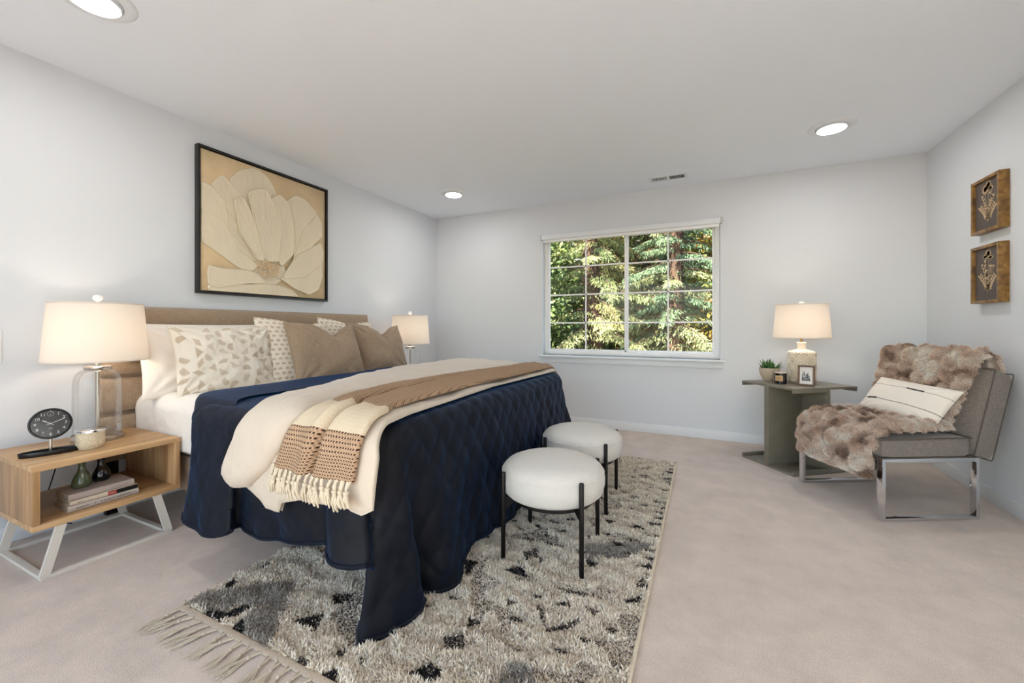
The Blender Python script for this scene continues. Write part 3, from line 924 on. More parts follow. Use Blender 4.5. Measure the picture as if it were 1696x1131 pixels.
glass_lamp('clear glass table lamp with a white shade on the far side of the bed', (.31, 3.41, NZ1))

# ------------------------------------------------------------------ clock, candle, books, vases
ck = thing('desk_clock', 'round black desk clock on a boat shaped stand at the near end of the nightstand', 'clock', (.405, .785, NZ1), math.radians(-16))
b = MB()
n = 40; a = np.linspace(0, 2 * PI, n, endpoint=False)
rings = []
for s, z in ((1.0, 0), (1.03, .002), (1.06, .021), (1.04, .022), (.98, .021), (.94, .006), (.5, .004), (.0, .004)):
    rings.append(np.stack([.030 * s * np.cos(a), .092 * s * np.sin(a) * (1 - .12 * np.cos(a) ** 2), np.full(n, z)], 1))
b.grid(np.array(rings), close_v=True, flip=True)
b.build('stand_tray', M['black'], ck)
MB().tube([(0, .0, .004), (0, 0, .078)], .0055, 12).build('stem', M['steel'], ck)
CR = .066; tilt = math.radians(6)
FX = frame_xf((.006, 0, .140), (0, 1, 0), (-math.sin(tilt), 0, math.cos(tilt)))
b = MB(); b.lathe([(0, -.028), (CR * .86, -.028), (CR, -.020), (CR + .003, 0), (CR + .002, .007), (CR - .004, .008), (CR - .006, .003)], 56, M=FX, cap=False)
b.build('case', M['black'], ck)
MB().lathe([(0, .0025), (CR - .005, .0025)], 56, M=FX, cap=False).build('dial', mat('black_dial', lin(20, 20, 22), .25), ck)
M['lume'] = mat('dial_white', lin(228, 226, 218), .6)
b = MB()
for k in range(1, 13):
    an = math.radians(90 - 30 * k)
    if k != 12:
        V, F = text_geo(str(k), .0175)
        V = V + np.array([.047 * math.cos(an), .047 * math.sin(an), .0032]); b.add(apply_xf(FX, V), F)
    c = np.array([.0575 * math.cos(an), .0575 * math.sin(an), .0032])
    V = c + np.array([(.0011 * math.cos(q), .0011 * math.sin(q), 0) for q in np.linspace(0, 2 * PI, 8, endpoint=False)])
    b.add(apply_xf(FX, V), [tuple(range(8))])
# small seconds ring under the twelve and the maker's mark above the six
ring = []
for rr in (.0098, .0106):
    ring.append([(rr * math.cos(q), .044 + rr * math.sin(q), .0032) for q in np.linspace(0, 2 * PI, 24, endpoint=False)])
V = apply_xf(FX, np.array(ring)).reshape(2, 24, 3); b.grid(V, close_v=True)
for (q0, q1, w) in (((0, .044), (.005, .050), .0011), ((0, .044), (-.003, .0375), .0008), ((-.007, -.0215), (.007, -.0215), .0009), ((-.0045, -.0185), (.0045, -.0185), .0009), ((-.006, -.0243), (.006, -.0243), .0006), ((-.002, -.016), (.002, -.016), .0012)):
    p0 = FX @ Vector((q0[0], q0[1], .0034)); p1 = FX @ Vector((q1[0], q1[1], .0034))
    b.bar(p0, p1, w, w * .5)
b.build('numerals', M['lume'], ck, smooth=False)
def hand(name, ang, ln, w, z):
    q = math.radians(ang); d = np.array([math.cos(q), math.sin(q)]); p = np.array([-d[1], d[0]])
    P = [-d * .012 + p * w * .6, -d * .012 - p * w * .6, d * ln * .8 - p * w, d * ln, d * ln * .8 + p * w]
    V = [(x, y, zz) for zz in (z, z + .0008) for x, y in P]
    F = [(0, 1, 2, 3, 4)[::-1], (5, 6, 7, 8, 9)] + [(i, (i + 1) % 5, 5 + (i + 1) % 5, 5 + i) for i in range(5)]
    MB().add(apply_xf(FX, V), F).build(name, M['lume'], ck, smooth=False)
hand('hour_hand', 90 - 30 * 10.15, .034, .0018, .0042)
hand('minute_hand', 90 - 6 * 11.2, .051, .0013, .0054)
MB().lathe([(.0032, .003), (.0032, .0075), (0, .008)], 14, M=FX, cap=False).build('hand_cap', M['steel'], ck)
MB().lathe([(CR - .006, .0078), (0, .0092)], 40, M=FX, cap=False).build('crystal', M['glass'], ck)

cj = thing('candle_jar', 'cream crackled candle jar with a silver lid in front of the glass lamp', 'candle', (.437, .908, NZ1))
cj.scale = (1.14, 1.14, 1.14)
nth, nz = 64, 26
th_ = np.linspace(0, 2 * PI, nth, endpoint=False); zz = np.linspace(0, 1, nz)
TH, ZZ = np.meshgrid(th_, zz, indexing='ij')
rad = .0445 * (1 - .14 * (1 - smooth01(ZZ / .35)) ** 2)
P3 = np.stack([np.cos(TH), np.sin(TH), ZZ * 1.4], -1).reshape(-1, 3)
rad = rad + .0014 * np.abs(vnoise(P3, 7, 5)).reshape(rad.shape) - .0006
P = np.stack([rad * np.cos(TH), rad * np.sin(TH), .002 + ZZ * .070], -1)
b = MB(); b.grid(P, close_u=True)
b.lathe([(0, 0), (.036, 0), (.0385, .003)], 64, cap=False)
b.build('jar', mat('crackled_cream_glass', lin(226, 209, 178), .35, bump=.6, bscale=170, var=.16, vscale=130), cj)
MB().lathe([(.0447, .070), (.047, .0705), (.047, .077), (.044, .0795), (0, .0795)], 56, cap=False).build('lid', M['chrome'], cj)

def make_book(label, cx, y0, y1, z, hgt, depth, xs, cover, spine_parts, rz=0):
    """spine faces +x at xs; spine_parts draws on the spine"""
    t = thing('book', label, 'book', (xs - depth / 2, (y0 + y1) / 2, z), rz, 'books on the nightstand shelf')
    hl = (y1 - y0) / 2; hd = depth / 2; c = .0025
    b = MB()
    b.box((-hd, -hl, 0), (hd - .004, hl, c), .0008, 1); b.box((-hd, -hl, hgt - c), (hd - .004, hl, hgt), .0008, 1)
    prof = []
    for k in range(9):
        q = -PI / 2 + PI * k / 8
        prof.append((hd - .005 + .006 * math.cos(q), hgt / 2 + hgt / 2 * math.sin(q)))
    V = [(x, s * hl, zz) for s in (-1, 1) for x, zz in prof]
    m = len(prof)
    F = [(k, k + 1, m + k + 1, m + k) for k in range(m - 1)] + [tuple(range(m))[::-1], tuple(range(m, 2 * m))]
    b.add(V, F)
    b.build('cover', cover, t)
    MB().box((-hd + .004, -hl + .004, c), (hd - .006, hl - .004, hgt - c), .0005, 1).build('pages', M['paper'], t)
    for kind, yc, sz, txt, m_ in spine_parts:
        b = MB(); mi = 0
        FXs = frame_xf((hd + .0016, yc * hl, hgt / 2), (0, 1, 0), (0, 0, 1))
        if kind == 'text':
            V, F = text_geo(txt, sz)
            b.add(apply_xf(FXs, V), F, mi)
        elif kind == 'marks':
            rm = random.Random(int(abs(yc) * 100))
            x = -sz[0] / 2
            while x < sz[0] / 2:
                w = rm.uniform(.0006, .0016)
                b.box((hd + .0003, yc * hl + x, hgt / 2 - sz[1] * rm.uniform(.3, .5)), (hd + .0016, yc * hl + x + w, hgt / 2 + sz[1] * rm.uniform(.3, .5)), 0, 1, None, mi)
                x += w + rm.uniform(.0008, .0018)
        else:
            w, h_ = sz
            b.box((hd + .0002, yc * hl - w / 2, hgt / 2 - h_ / 2), (hd + .0013, yc * hl + w / 2, hgt / 2 + h_ / 2), 0, 1, None, mi)
        b.build('spine_lettering' if kind != 'bar' else 'spine_band', m_, t, smooth=False)
    return t
M['paper'] = mat('book_pages', lin(206, 192, 170), .9, bump=.4, bscale=300, stretch=(.02, .02, 1))
M['book_grey'] = mat('grey_pink_cover', lin(186, 170, 160), .7)
M['book_white'] = mat('ivory_cover', lin(216, 200, 178), .6)
M['book_pale'] = mat('pale_taupe_cover', lin(196, 184, 174), .6)
M['ink'] = mat('dark_ink', lin(58, 50, 46), .7)
M['red_ink'] = mat('red_print', lin(176, 52, 48), .6)
M['black_print'] = mat('black_print', lin(18, 17, 18), .5)
M['faint_ink'] = mat('faint_lettering', lin(168, 150, 142), .7)
zs = NZ0 + .024
make_book('pale taupe hardback at the bottom of the three book stack', 0, .795, 1.045, zs, .027, .155, .552, M['book_pale'],
          [('text', .30, .0125, 'A SUNLIT WEAPON', M['ink']), ('marks', -.62, (.040, .006), None, M['ink']), ('bar', -.28, (.0012, .012), None, M['ink']), ('marks', .80, (.026, .006), None, M['faint_ink'])])
make_book('ivory and black book with a red title in the middle of the stack', 0, .802, 1.043, zs + .0272, .020, .150, .548, M['book_white'],
          [('bar', .66, (.080, .0186), None, M['black_print']), ('bar', .20, (.032, .0186), None, M['red_ink']), ('marks', .20, (.026, .008), None, M['book_white']), ('marks', -.72, (.020, .004), None, M['ink'])], .0)
make_book('dusty grey pink book on top of the stack under the green vase', 0, .800, 1.032, zs + .0474, .028, .148, .540, M['book_grey'],
          [('marks', .55, (.06, .004), None, M['faint_ink'])])
zb = zs + .0757
gv = thing('vase', 'small glossy sage green bottle vase on the stacked books', 'vase', (.452, .872, zb))
MB().lathe([(0, 0), (.026, 0), (.033, .006), (.036, .018), (.034, .034), (.027, .054), (.017, .074), (.0125, .090), (.012, .104), (.0145, .114), (.0125, .114), (.0095, .104), (.0, .100)], 44, cap=False).build('body', mat('sage_glaze', lin(88, 96, 70), .12, coat=.4, var=.1, vscale=14), gv)
dv = thing('vase', 'small dark charcoal bottle vase behind the green one on the books', 'vase', (.425, .950, zb))
MB().lathe([(0, 0), (.024, 0), (.032, .007), (.036, .022), (.034, .040), (.024, .060), (.0155, .076), (.014, .092), (.0165, .104), (.014, .104), (.011, .09), (0, .086)], 44, cap=False).build('body', mat('charcoal_glaze', lin(22, 23, 24), .1, coat=.5), dv)

# ------------------------------------------------------------------ bed
BY0, BY1 = 1.225, 3.03
bed = thing('bed', 'king bed with a channel tufted taupe linen headboard against the left wall', 'bed', (1.05, 2.06, 0))
TB = Matrix.Translation((-1.05, -2.06, 0))
def puff_box(b, x0, x1, y0, y1, z0, z1, puff, n1=60, n2=14):
    """a padded panel facing +x: rounded at its rim and slightly domed"""
    u = np.linspace(-1, 1, n1); v = np.linspace(-1, 1, n2)
    U, Vv = np.meshgrid(u, v, indexing='ij')
    e = (1 - np.abs(U) ** 40) ** .5 * (1 - np.abs(Vv) ** 8) ** .5
    X = x0 + (x1 - x0) * np.minimum(1, e * 1.0) + puff * (1 - Vv ** 2)
    P = np.stack([X, (y0 + y1) / 2 + U * (y1 - y0) / 2, (z0 + z1) / 2 + Vv * (z1 - z0) / 2], -1)
    b.grid(apply_xf(TB, P.reshape(-1, 3)).reshape(P.shape))
b = MB()
b.box((.018, 1.068, .30), (.066, 3.056, 1.180), .008, 3, TB)
for z0, z1 in ((.36, .566), (.570, .775), (.779, .982), (.986, 1.184)):
    puff_box(b, .062, .098, 1.064, 3.060, z0, z1, .008)
b.build('headboard', M['headboard'], bed)
for y in (1.145, 1.115, 2.98, 3.01):
    MB().box((.022, y - .012, 0), (.056, y + .012, .50 if y in (1.145, 1.115) else .35), .002, 1, TB).build('headboard_leg', M['black_metal'], bed)
MB().box((.10, BY0 + .02, .17), (2.02, BY1 - .02, .36), .015, 2, TB).build('bed_base', M['headboard'], bed)
for x in (.24, 1.70):
    for y in (BY0 + .22, BY1 - .22):
        MB().box((x - .03, y - .03, 0.008 if x > 1 else 0), (x + .03, y + .03, .17), .003, 1, TB).build('bed_leg', M['oak_v'], bed)
MB().box((.10, BY0 + .01, .36), (2.04, BY1 - .01, .668), .05, 4, TB).build('mattress', M['sheet'], bed)

def cross_profile(yn, yf, zt, R, zn, zf, n_v=16, n_a=8, n_t=40):
    """path across the bed: up the near side, over the top, down the far side -> points (n,2), normals (n,2), arc length"""
    P = []; N = []
    for z in np.linspace(zn, zt - R, n_v, endpoint=False): P.append((yn, z)); N.append((-1, 0))
    for q in np.linspace(0, PI / 2, n_a, endpoint=False): P.append((yn + R - R * math.cos(q), zt - R + R * math.sin(q))); N.append((-math.cos(q), math.sin(q)))
    for y in np.linspace(yn + R, yf - R, n_t, endpoint=False): P.append((y, zt)); N.append((0, 1))
    for q in np.linspace(0, PI / 2, n_a, endpoint=False): P.append((yf - R + R * math.sin(q), zt - R + R * math.cos(q))); N.append((math.sin(q), math.cos(q)))
    for z in np.linspace(zt - R, zf, n_v): P.append((yf, z)); N.append((1, 0))
    P = np.array(P); N = np.array(N)
    s = np.r_[0, np.cumsum(np.linalg.norm(np.diff(P, axis=0), axis=1))]
    return P, N, s

def fitted(name, label, cat, x0, x1, prof, material, wr, seed, hemwave=0, sub=70, th=.004):
    P, N, s = prof
    xs = np.linspace(x0, x1, sub)
    G = np.zeros((len(P), sub, 3))
    for i in range(len(P)):
        G[i, :, 0] = xs; G[i, :, 1] = P[i, 0]; G[i, :, 2] = P[i, 1]
    pts = G.reshape(-1, 3)
    w = fbm(pts * np.array([1, 1, 1]), 9, seed, 3) * wr
    nn = np.repeat(np.stack([np.zeros(len(P)), N[:, 0], N[:, 1]], 1), sub, axis=0)
    pts = pts + nn * (w[:, None] + wr)
    b = MB(); b.grid(pts.reshape(G.shape), flip=True)
    o = b.build(name, material)
    m = o.modifiers.new('thickness', 'SOLIDIFY'); m.thickness = th; m.offset = -1
    return tag(o, label, cat)
fitted('fitted_sheet', 'white fitted sheet on the bare head end of the bed below the pillows', 'bed sheet', .105, 1.02,
       cross_profile(BY0 - .006, BY1 + .02, .680, .085, .40, .40), M['sheet'], .005, 21)

# --- navy quilt: a skirt lofted between the mattress edge and a hem that folds and pools at the foot corner
ST = [((.97, 1.060), (.985, 1.035, .225)), ((1.0, 1.055), (1.03, 1.012, .210)), ((1.06, 1.052), (1.14, .998, .195)), ((1.22, 1.052), (1.25, .993, .196)),
      ((1.28, 1.052), (1.34, 1.003, .222)), ((1.31, 1.052), (1.35, 1.035, .226)), ((1.34, 1.052), (1.32, 1.062, .226)), ((1.42, 1.052), (1.43, 1.065, .200)),
      ((1.62, 1.052), (1.68, 1.062, .235)), ((1.80, 1.052), (1.83, 1.065, .265)), ((1.85, 1.052), (1.86, 1.050, .265)), ((1.88, 1.052), (1.895, 1.012, .26)),
      ((1.93, 1.052), (1.96, .990, .258)), ((1.98, 1.052), (2.04, .990, .265)), ((2.02, 1.060), (2.09, 1.020, .27)), ((2.045, 1.075), (2.065, 1.06, .22)),
      ((2.060, 1.09), (2.058, 1.035, .10)), ((2.072, 1.112), (2.062, 1.000, .035)), ((2.086, 1.122), (2.090, 1.018, .022)), ((2.098, 1.136), (2.14, 1.105, .022)),
      ((2.106, 1.152), (2.172, 1.180, .035)), ((2.110, 1.166), (2.166, 1.225, .055)), ((2.112, 1.185), (2.105, 1.245, .06)), ((2.113, 1.21), (2.08, 1.265, .04)),
      ((2.114, 1.25), (2.110, 1.292, .025)), ((2.114, 1.30), (2.165, 1.345, .022)), ((2.114, 1.36), (2.190, 1.410, .03)), ((2.114, 1.42), (2.178, 1.475, .075)),
      ((2.114, 1.55), (2.155, 1.60, .085)), ((2.114, 1.75), (2.150, 1.78, .06)), ((2.114, 1.95), (2.162, 1.97, .045)), ((2.114, 2.15), (2.150, 2.17, .05)),
      ((2.114, 2.40), (2.158, 2.42, .06)), ((2.114, 2.65), (2.148, 2.67, .07)), ((2.114, 2.85), (2.165, 2.88, .08)), ((2.110, 2.96), (2.19, 2.98, .09)),
      ((2.100, 3.01), (2.235, 3.05, .06)), ((2.080, 3.035), (2.27, 3.13, .035)), ((2.050, 3.05), (2.17, 3.16, .035)), ((2.00, 3.06), (2.03, 3.12, .15)),
      ((1.80, 3.06), (1.81, 3.10, .2)), ((1.40, 3.06), (1.41, 3.11, .2)), ((1.00, 3.06), (1.02, 3.10, .2)), ((.70, 3.05), (.92, 3.10, .2))]
def catmull(P, t):
    P = np.asarray(P, float); n = len(P)
    i = np.clip(np.floor(t).astype(int), 0, n - 2); f = (t - i)[:, None]
    p0 = P[np.maximum(i - 1, 0)]; p1 = P[i]; p2 = P[i + 1]; p3 = P[np.minimum(i + 2, n - 1)]
    return .5 * ((2 * p1) + (-p0 + p2) * f + (2 * p0 - 5 * p1 + 4 * p2 - p3) * f ** 2 + (-p0 + 3 * p1 - 3 * p2 + p3) * f ** 3)
top_s = np.array([s[0] for s in ST]); hem_s = np.array([s[1] for s in ST])
# sample evenly along the hem
tt = np.linspace(0, len(ST) - 1, 4000)
hh = catmull(hem_s, tt)
tp = catmull(top_s, tt)
arc = np.r_[0, np.cumsum(np.linalg.norm(np.diff(hh, axis=0), axis=1) + .4 * np.linalg.norm(np.diff(tp, axis=0), axis=1))]
NC = 520
tq = np.interp(np.linspace(0, arc[-1], NC), arc, tt)
Hm = catmull(hem_s, tq); Tp = catmull(top_s, tq)
ZT, RQ = .708, .078
spine = np.stack([np.interp(Tp[:, 0], [.97, 1.3], [.72, 1.3]).clip(.72, 1.55), np.full(NC, 2.06)], 1)
cen_dir = spine - Tp; cl = np.linalg.norm(cen_dir, axis=1, keepdims=True); inw = cen_dir / cl
rows = []; vs = []
# arc from the flat top out to the edge, then the fall
n_cap, n_arc, n_drop = 22, 9, 84
for k in range(n_cap):
    f = k / n_cap
    d = cl[:, 0] * (1 - f) + RQ * f
    xy = Tp + inw * d[:, None]
    rows.append(np.stack([xy[:, 0], xy[:, 1], np.full(NC, ZT)], 1)); vs.append(-d)
for k in range(n_arc):
    q = PI / 2 * k / n_arc
    d = RQ * (1 - math.sin(q))
    xy = Tp + inw * d
    rows.append(np.stack([xy[:, 0], xy[:, 1], np.full(NC, ZT - RQ * (1 - math.cos(q)))], 1)); vs.append(np.full(NC, -RQ * (PI / 2 - q)))
zst = ZT - RQ
for k in range(n_drop + 1):
    f = k / n_drop
    e = .35 * f + .65 * f ** 1.6
    xy = Tp * (1 - e) + Hm[:, :2] * e
    z = zst + (Hm[:, 2] - zst) * f
    rows.append(np.stack([xy[:, 0], xy[:, 1], z], 1)); vs.append((zst - Hm[:, 2]) * f)
G = np.array(rows); Vq = np.array(vs)                       # (rows, NC, 3)
tl = np.r_[0, np.cumsum(np.linalg.norm(np.diff(Tp, axis=0), axis=1))]
hl_ = np.r_[0, np.cumsum(np.linalg.norm(np.diff(Hm[:, :2], axis=0), axis=1))]
fr_ = np.clip(Vq / .6, 0, 1) * .5
Uq = tl[None, :] * (1 - fr_) + (hl_[None, :] - hl_[NC * 3 // 5] + tl[NC * 3 // 5]) * fr_
# diamonds stitched on a slant
da, db = .118, .165
p = Uq / da + Vq / db; q = Uq / da - Vq / db
puff = (np.abs(np.sin(PI * p * 1.0)) * np.abs(np.sin(PI * q * 1.0))) ** .32
du = np.gradient(G, axis=1); dv_ = np.gradient(G, axis=0)
nrm = np.cross(du, dv_); nl = np.linalg.norm(nrm, axis=2, keepdims=True); nl[nl < 1e-12] = 1
nrm = nrm / nl
sgn = np.sign(np.einsum('ijk,ijk->ij', nrm, G - np.array([1.3, 2.06, .2])[None, None, :]))
ref = np.median(sgn[n_cap + n_arc + 5:, :])
nrm = nrm * (ref if ref != 0 else 1)
flatw = np.ones(G.shape[:2])
wr = fbm(G.reshape(-1, 3) * np.array([1, 1, .45]), 10, 31, 3).reshape(G.shape[:2])
drop_w = np.clip((Vq + .02) / .15, 0, 1)
puff_w = np.interp(np.arange(NC), [0, np.searchsorted(tq, 15), np.searchsorted(tq, 25), NC], [.30, .30, 1.0, 1.0])[None, :]
fold = np.sin(Uq * 2 * PI / .31 + 2.2 * np.sin(Uq * 3.1)) * .5 + np.sin(Uq * 2 * PI / .17 + 1.3) * .3
disp = .011 * puff * puff_w - .006 + fold * .010 * np.clip(Vq / .5, 0, 1) + wr * (.004 + .009 * drop_w)
capmask = np.clip(-Vq / .5, 0, 1)
disp = disp * (1 - .6 * capmask)
G = G + nrm * disp[..., None]
G[..., 2] = np.maximum(G[..., 2], .014)
b = MB(); b.grid(G)
qt = thing('quilt', 'navy velvet diamond stitched quilt hanging to the rug at the foot of the bed', 'quilt', (1.4, 2.06, .69))
TQ = Matrix.Translation((-1.4, -2.06, -.69))
for i in range(len(b.v)): b.v[i] = apply_xf(TQ, b.v[i])
qo = b.build('quilted_panel', M['velvet'], qt, angle=180)
m = qo.modifiers.new('thickness', 'SOLIDIFY'); m.thickness = .010; m.offset = -1
b = MB()
edge = G[-1, ::3]
b.tube(apply_xf(TQ, edge).tolist(), .0085, 8)
b.build('hem_binding', M['velvet'], qt)
# rolled head edge of the quilt on top of the sheet
hp = [(.985, 1.075, .640), (.965, 1.085, .668), (.92, 1.11, .692), (.86, 1.15, .712), (.79, 1.21, .718), (.745, 1.32, .718), (.74, 1.50, .716), (.72, 1.75, .716), (.70, 2.05, .716), (.70, 2.4, .716), (.70, 2.8, .716), (.72, 3.0, .70), (.76, 3.10, .62), (.80, 3.12, .3)]
t_ = np.linspace(0, len(hp) - 1, 120)
hp2 = catmull(np.array(hp), t_)
b = MB()
strip = []
for k, (dx, dn) in enumerate(((.30, .000), (.12, .008), (.03, .011), (0, .008), (-.014, -.002), (-.012, -.016), (.01, -.022), (.08, -.020))):
    cdir = np.stack([np.zeros(len(hp2)), (hp2[:, 1] - 2.06) * np.where(hp2[:, 2] > .70, .08, 1), np.where(hp2[:, 2] > .70, 1, np.clip((hp2[:, 2] - .6) / .09, 0, 1))], 1)
    cdir /= np.linalg.norm(cdir, axis=1, keepdims=True)
    strip.append(hp2 + np.array([dx, 0, 0]) + cdir * dn)
S = np.array(strip)
S = S + (fbm(S.reshape(-1, 3), 12, 8) * .005).reshape(S.shape[:2])[..., None] * np.array([1, .6, .6])
b.grid(apply_xf(TQ, S.reshape(-1, 3)).reshape(S.shape))
eo = b.build('turned_edge', M['velvet'], qt, angle=180)

# --- thick cloths laid across the bed
def drape(prof, xa, xb, off, th, hemz=None, nx=36, wr=.004, wscale=8, seed=1, roll=2.6, ridges=None, taper=5, zmin=None):
    """closed padded strip across the bed: xa/xb edges, off lift, th thickness, all as functions of arc length s"""
    P, N, s = prof
    n = len(P)
    S = s
    XA = np.interp(S, *xa); XB = np.interp(S, *xb)
    OF = np.interp(S, *off) if isinstance(off, tuple) else np.full(n, off)
    TH = np.interp(S, *th) if isinstance(th, tuple) else np.full(n, th)
    tap = np.ones(n)
    for k in range(taper):
        f = math.sqrt(1 - (1 - (k + .3) / taper) ** 2); tap[k] = f; tap[n - 1 - k] = f
    t = np.linspace(0, 1, nx)
    prof_t = (1 - np.abs(2 * t - 1) ** roll) ** (1 / roll)
    G = []; UV = []
    for i in range(n):
        x = XA[i] + (XB[i] - XA[i]) * t
        z0 = P[i, 1] * np.ones(nx)
        if hemz is not None and P[i, 1] < P[:, 1].max() - .09 and S[i] < 1.0:
            hz = np.interp(t, *hemz)
            zt_ = P[:, 1].max() - .09
            f = (zt_ - P[i, 1]) / (zt_ - P[0, 1])
            z0 = zt_ + (hz - zt_) * f
        y0 = np.full(nx, P[i, 0])
        hgt = OF[i] + TH[i] * tap[i] * prof_t
        if ridges is not None: hgt = hgt + ridges(t, S[i]) * tap[i]
        pt_ = np.stack([x, y0, z0], 1)
        w = fbm(pt_ * np.array([1, 1, .5]), wscale, seed, 4) * wr * np.minimum(1, prof_t * 1.5)
        hgt = hgt + w
        top = np.stack([x, y0 + N[i, 0] * hgt, z0 + N[i, 1] * hgt], 1)
        x2 = x[::-1]; h2 = np.full(nx, OF[i] - .001)
        bot = np.stack([x2, y0 + N[i, 0] * h2, z0[::-1] + N[i, 1] * h2], 1)[1:-1]
        G.append(np.concatenate([top, bot]))
        UV.append(np.stack([np.concatenate([t, t[::-1][1:-1]]) * (XB[i] - XA[i]), np.full(2 * nx - 2, S[i])], 1))
    return np.array(G), np.array(UV)

prof = cross_profile(1.030, 3.085, .718, .088, .415, .42, 22, 12, 60)
Pp, Nn, Ss = prof
sT = lambda y: float(np.interp(y, Pp[34:95, 0], Ss[34:95]))      # arc length at a given y on the flat top
s_end = Ss[-1]
b = MB()
# lower layer: the full width of the duvet
xaL = ([0, .2, .31, .45, .8, s_end], [1.42, 1.46, 1.50, 1.40, 1.20, 1.05])
xbL = ([0, .10, .22, .34, .5, .8, 1.3, 2.0, s_end], [2.11, 2.12, 2.135, 2.10, 2.065, 2.045, 2.01, 2.045, 2.06])
hem = ([0, .12, .22, .34, .36, .5, .75, .92, 1.0], [.43, .40, .365, .365, .405, .43, .440, .425, .455])
G1, _ = drape(prof, xaL, xbL, .004, .030, hemz=hem, nx=60, wr=.024, wscale=5, seed=3, roll=2.6, taper=8)
b.grid(G1, close_v=True, flip=True)
# upper fold turned back towards the pillows
xaU = ([0, .12, .22, .30, sT(1.31), sT(1.72), sT(2.41), sT(3.0), s_end], [1.300, 1.36, 1.41, 1.45, 1.37, 1.16, .985, .985, 1.05])
xbU = ([0, .10, .20, .30, sT(1.2), sT(1.45), sT(1.72), sT(2.2), sT(2.7), s_end], [1.50, 1.62, 1.70, 1.75, 1.69, 1.64, 1.60, 1.62, 1.74, 1.9])
G2, _ = drape(prof, xaU, xbU, .022, (([0, .25, .45, 1.2, 2.2, s_end]), ([.052, .050, .045, .040, .05, .05])), hemz=([0, .5, 1.0], [.455, .42, .44]), nx=56, wr=.020, wscale=6, seed=9, roll=2.3, taper=9)
b.grid(G2, close_v=True, flip=True)
dvt = b.build('duvet', M['duvet'], angle=180)
tag(dvt, 'cream linen duvet folded in a band across the bed under the knitted throw', 'duvet')

# --- knitted throw with a crease along its middle
profT = cross_profile(1.018, 3.085, .732, .096, .545, .50, 14, 12, 64)
Pt, Nt, St_ = profT
sU = lambda y: float(np.interp(y, Pt[26:91, 0], St_[26:91]))
e_ = St_[-1]
xaT = ([0, .08, .16, .26, sU(1.2), sU(1.4), sU(1.75), sU(2.2), sU(2.7), e_], [1.655, 1.70, 1.74, 1.775, 1.72, 1.655, 1.595, 1.615, 1.73, 1.80])
xbT = ([0, .08, .16, .26, sU(1.2), sU(1.4), sU(1.9), sU(2.5), e_], [2.055, 2.075, 2.085, 2.075, 2.035, 2.01, 1.99, 2.01, 2.03])
def throw_ridges(t, s):
    c = .52 - .05 * math.sin(s * 1.3)
    return -.030 * np.exp(-((t - c) / .026) ** 2) + .010 * np.exp(-((t - c + .10) / .06) ** 2) + .006 * np.exp(-((t - c - .09) / .05) ** 2) + .004 * np.sin(t * 20 + s * 2)
G3, UV3 = drape(profT, xaT, xbT, .020, .026, nx=90, wr=.005, wscale=10, seed=14, roll=3.4, ridges=throw_ridges, taper=2)
tw = thing('knitted_throw', 'brown and cream knitted throw with tassels laid across the duvet', 'throw blanket', (1.85, 2.06, .72))
TT = Matrix.Translation((-1.85, -2.06, -.72))
b = MB(); b.grid(apply_xf(TT, G3.reshape(-1, 3)).reshape(G3.shape), close_v=True, flip=True, uv=UV3)
b.build('knit_panel', M['throw'], tw, angle=180, keep_uv=True)
r = random.Random(12)
row = G3[0][:90]
def tassel(p, sc=1.0):
    b = MB()
    x, y, z = p
    sx = r.uniform(-.012, .012)
    knot = Vector((x + sx * .4, y - .010, z - .030 * sc))
    for k in range(4):
        b.tube([(x + r.uniform(-.010, .010), y + .002, z + .006), (x + r.uniform(-.006, .006), y - .008, z - .018), knot], .0042, 6)
    b.lathe([(0, -.008), (.008, -.006), (.0105, 0), (.008, .006), (0, .008)], 10, knot, cap=False)
    for k in range(8):
        a = 2 * PI * k / 8
        dx, dy = math.cos(a) * .005, math.sin(a) * .003
        ex = sx * 1.4 + dx * 2.2 + r.uniform(-.006, .006); L_ = (.050 + r.uniform(-.012, .012)) * sc
        b.tube([knot + Vector((dx * .5, dy, -.003)), knot + Vector((ex * .5 + dx, dy - .004, -L_ * .5)), knot + Vector((ex, dy + .002, -L_))], [.0035, .0042, .0028], 6)
    for i in range(len(b.v)): b.v[i] = apply_xf(TT, b.v[i])
    b.build('tassel', M['tassel'], tw)
for k in range(15):
    i = 2 + k * (86 // 14)
    pnt = row[min(i, 88)]
    tassel((pnt[0], pnt[1] - .006, pnt[2] + .004), 1.0 + .12 * r.uniform(-1, 1))

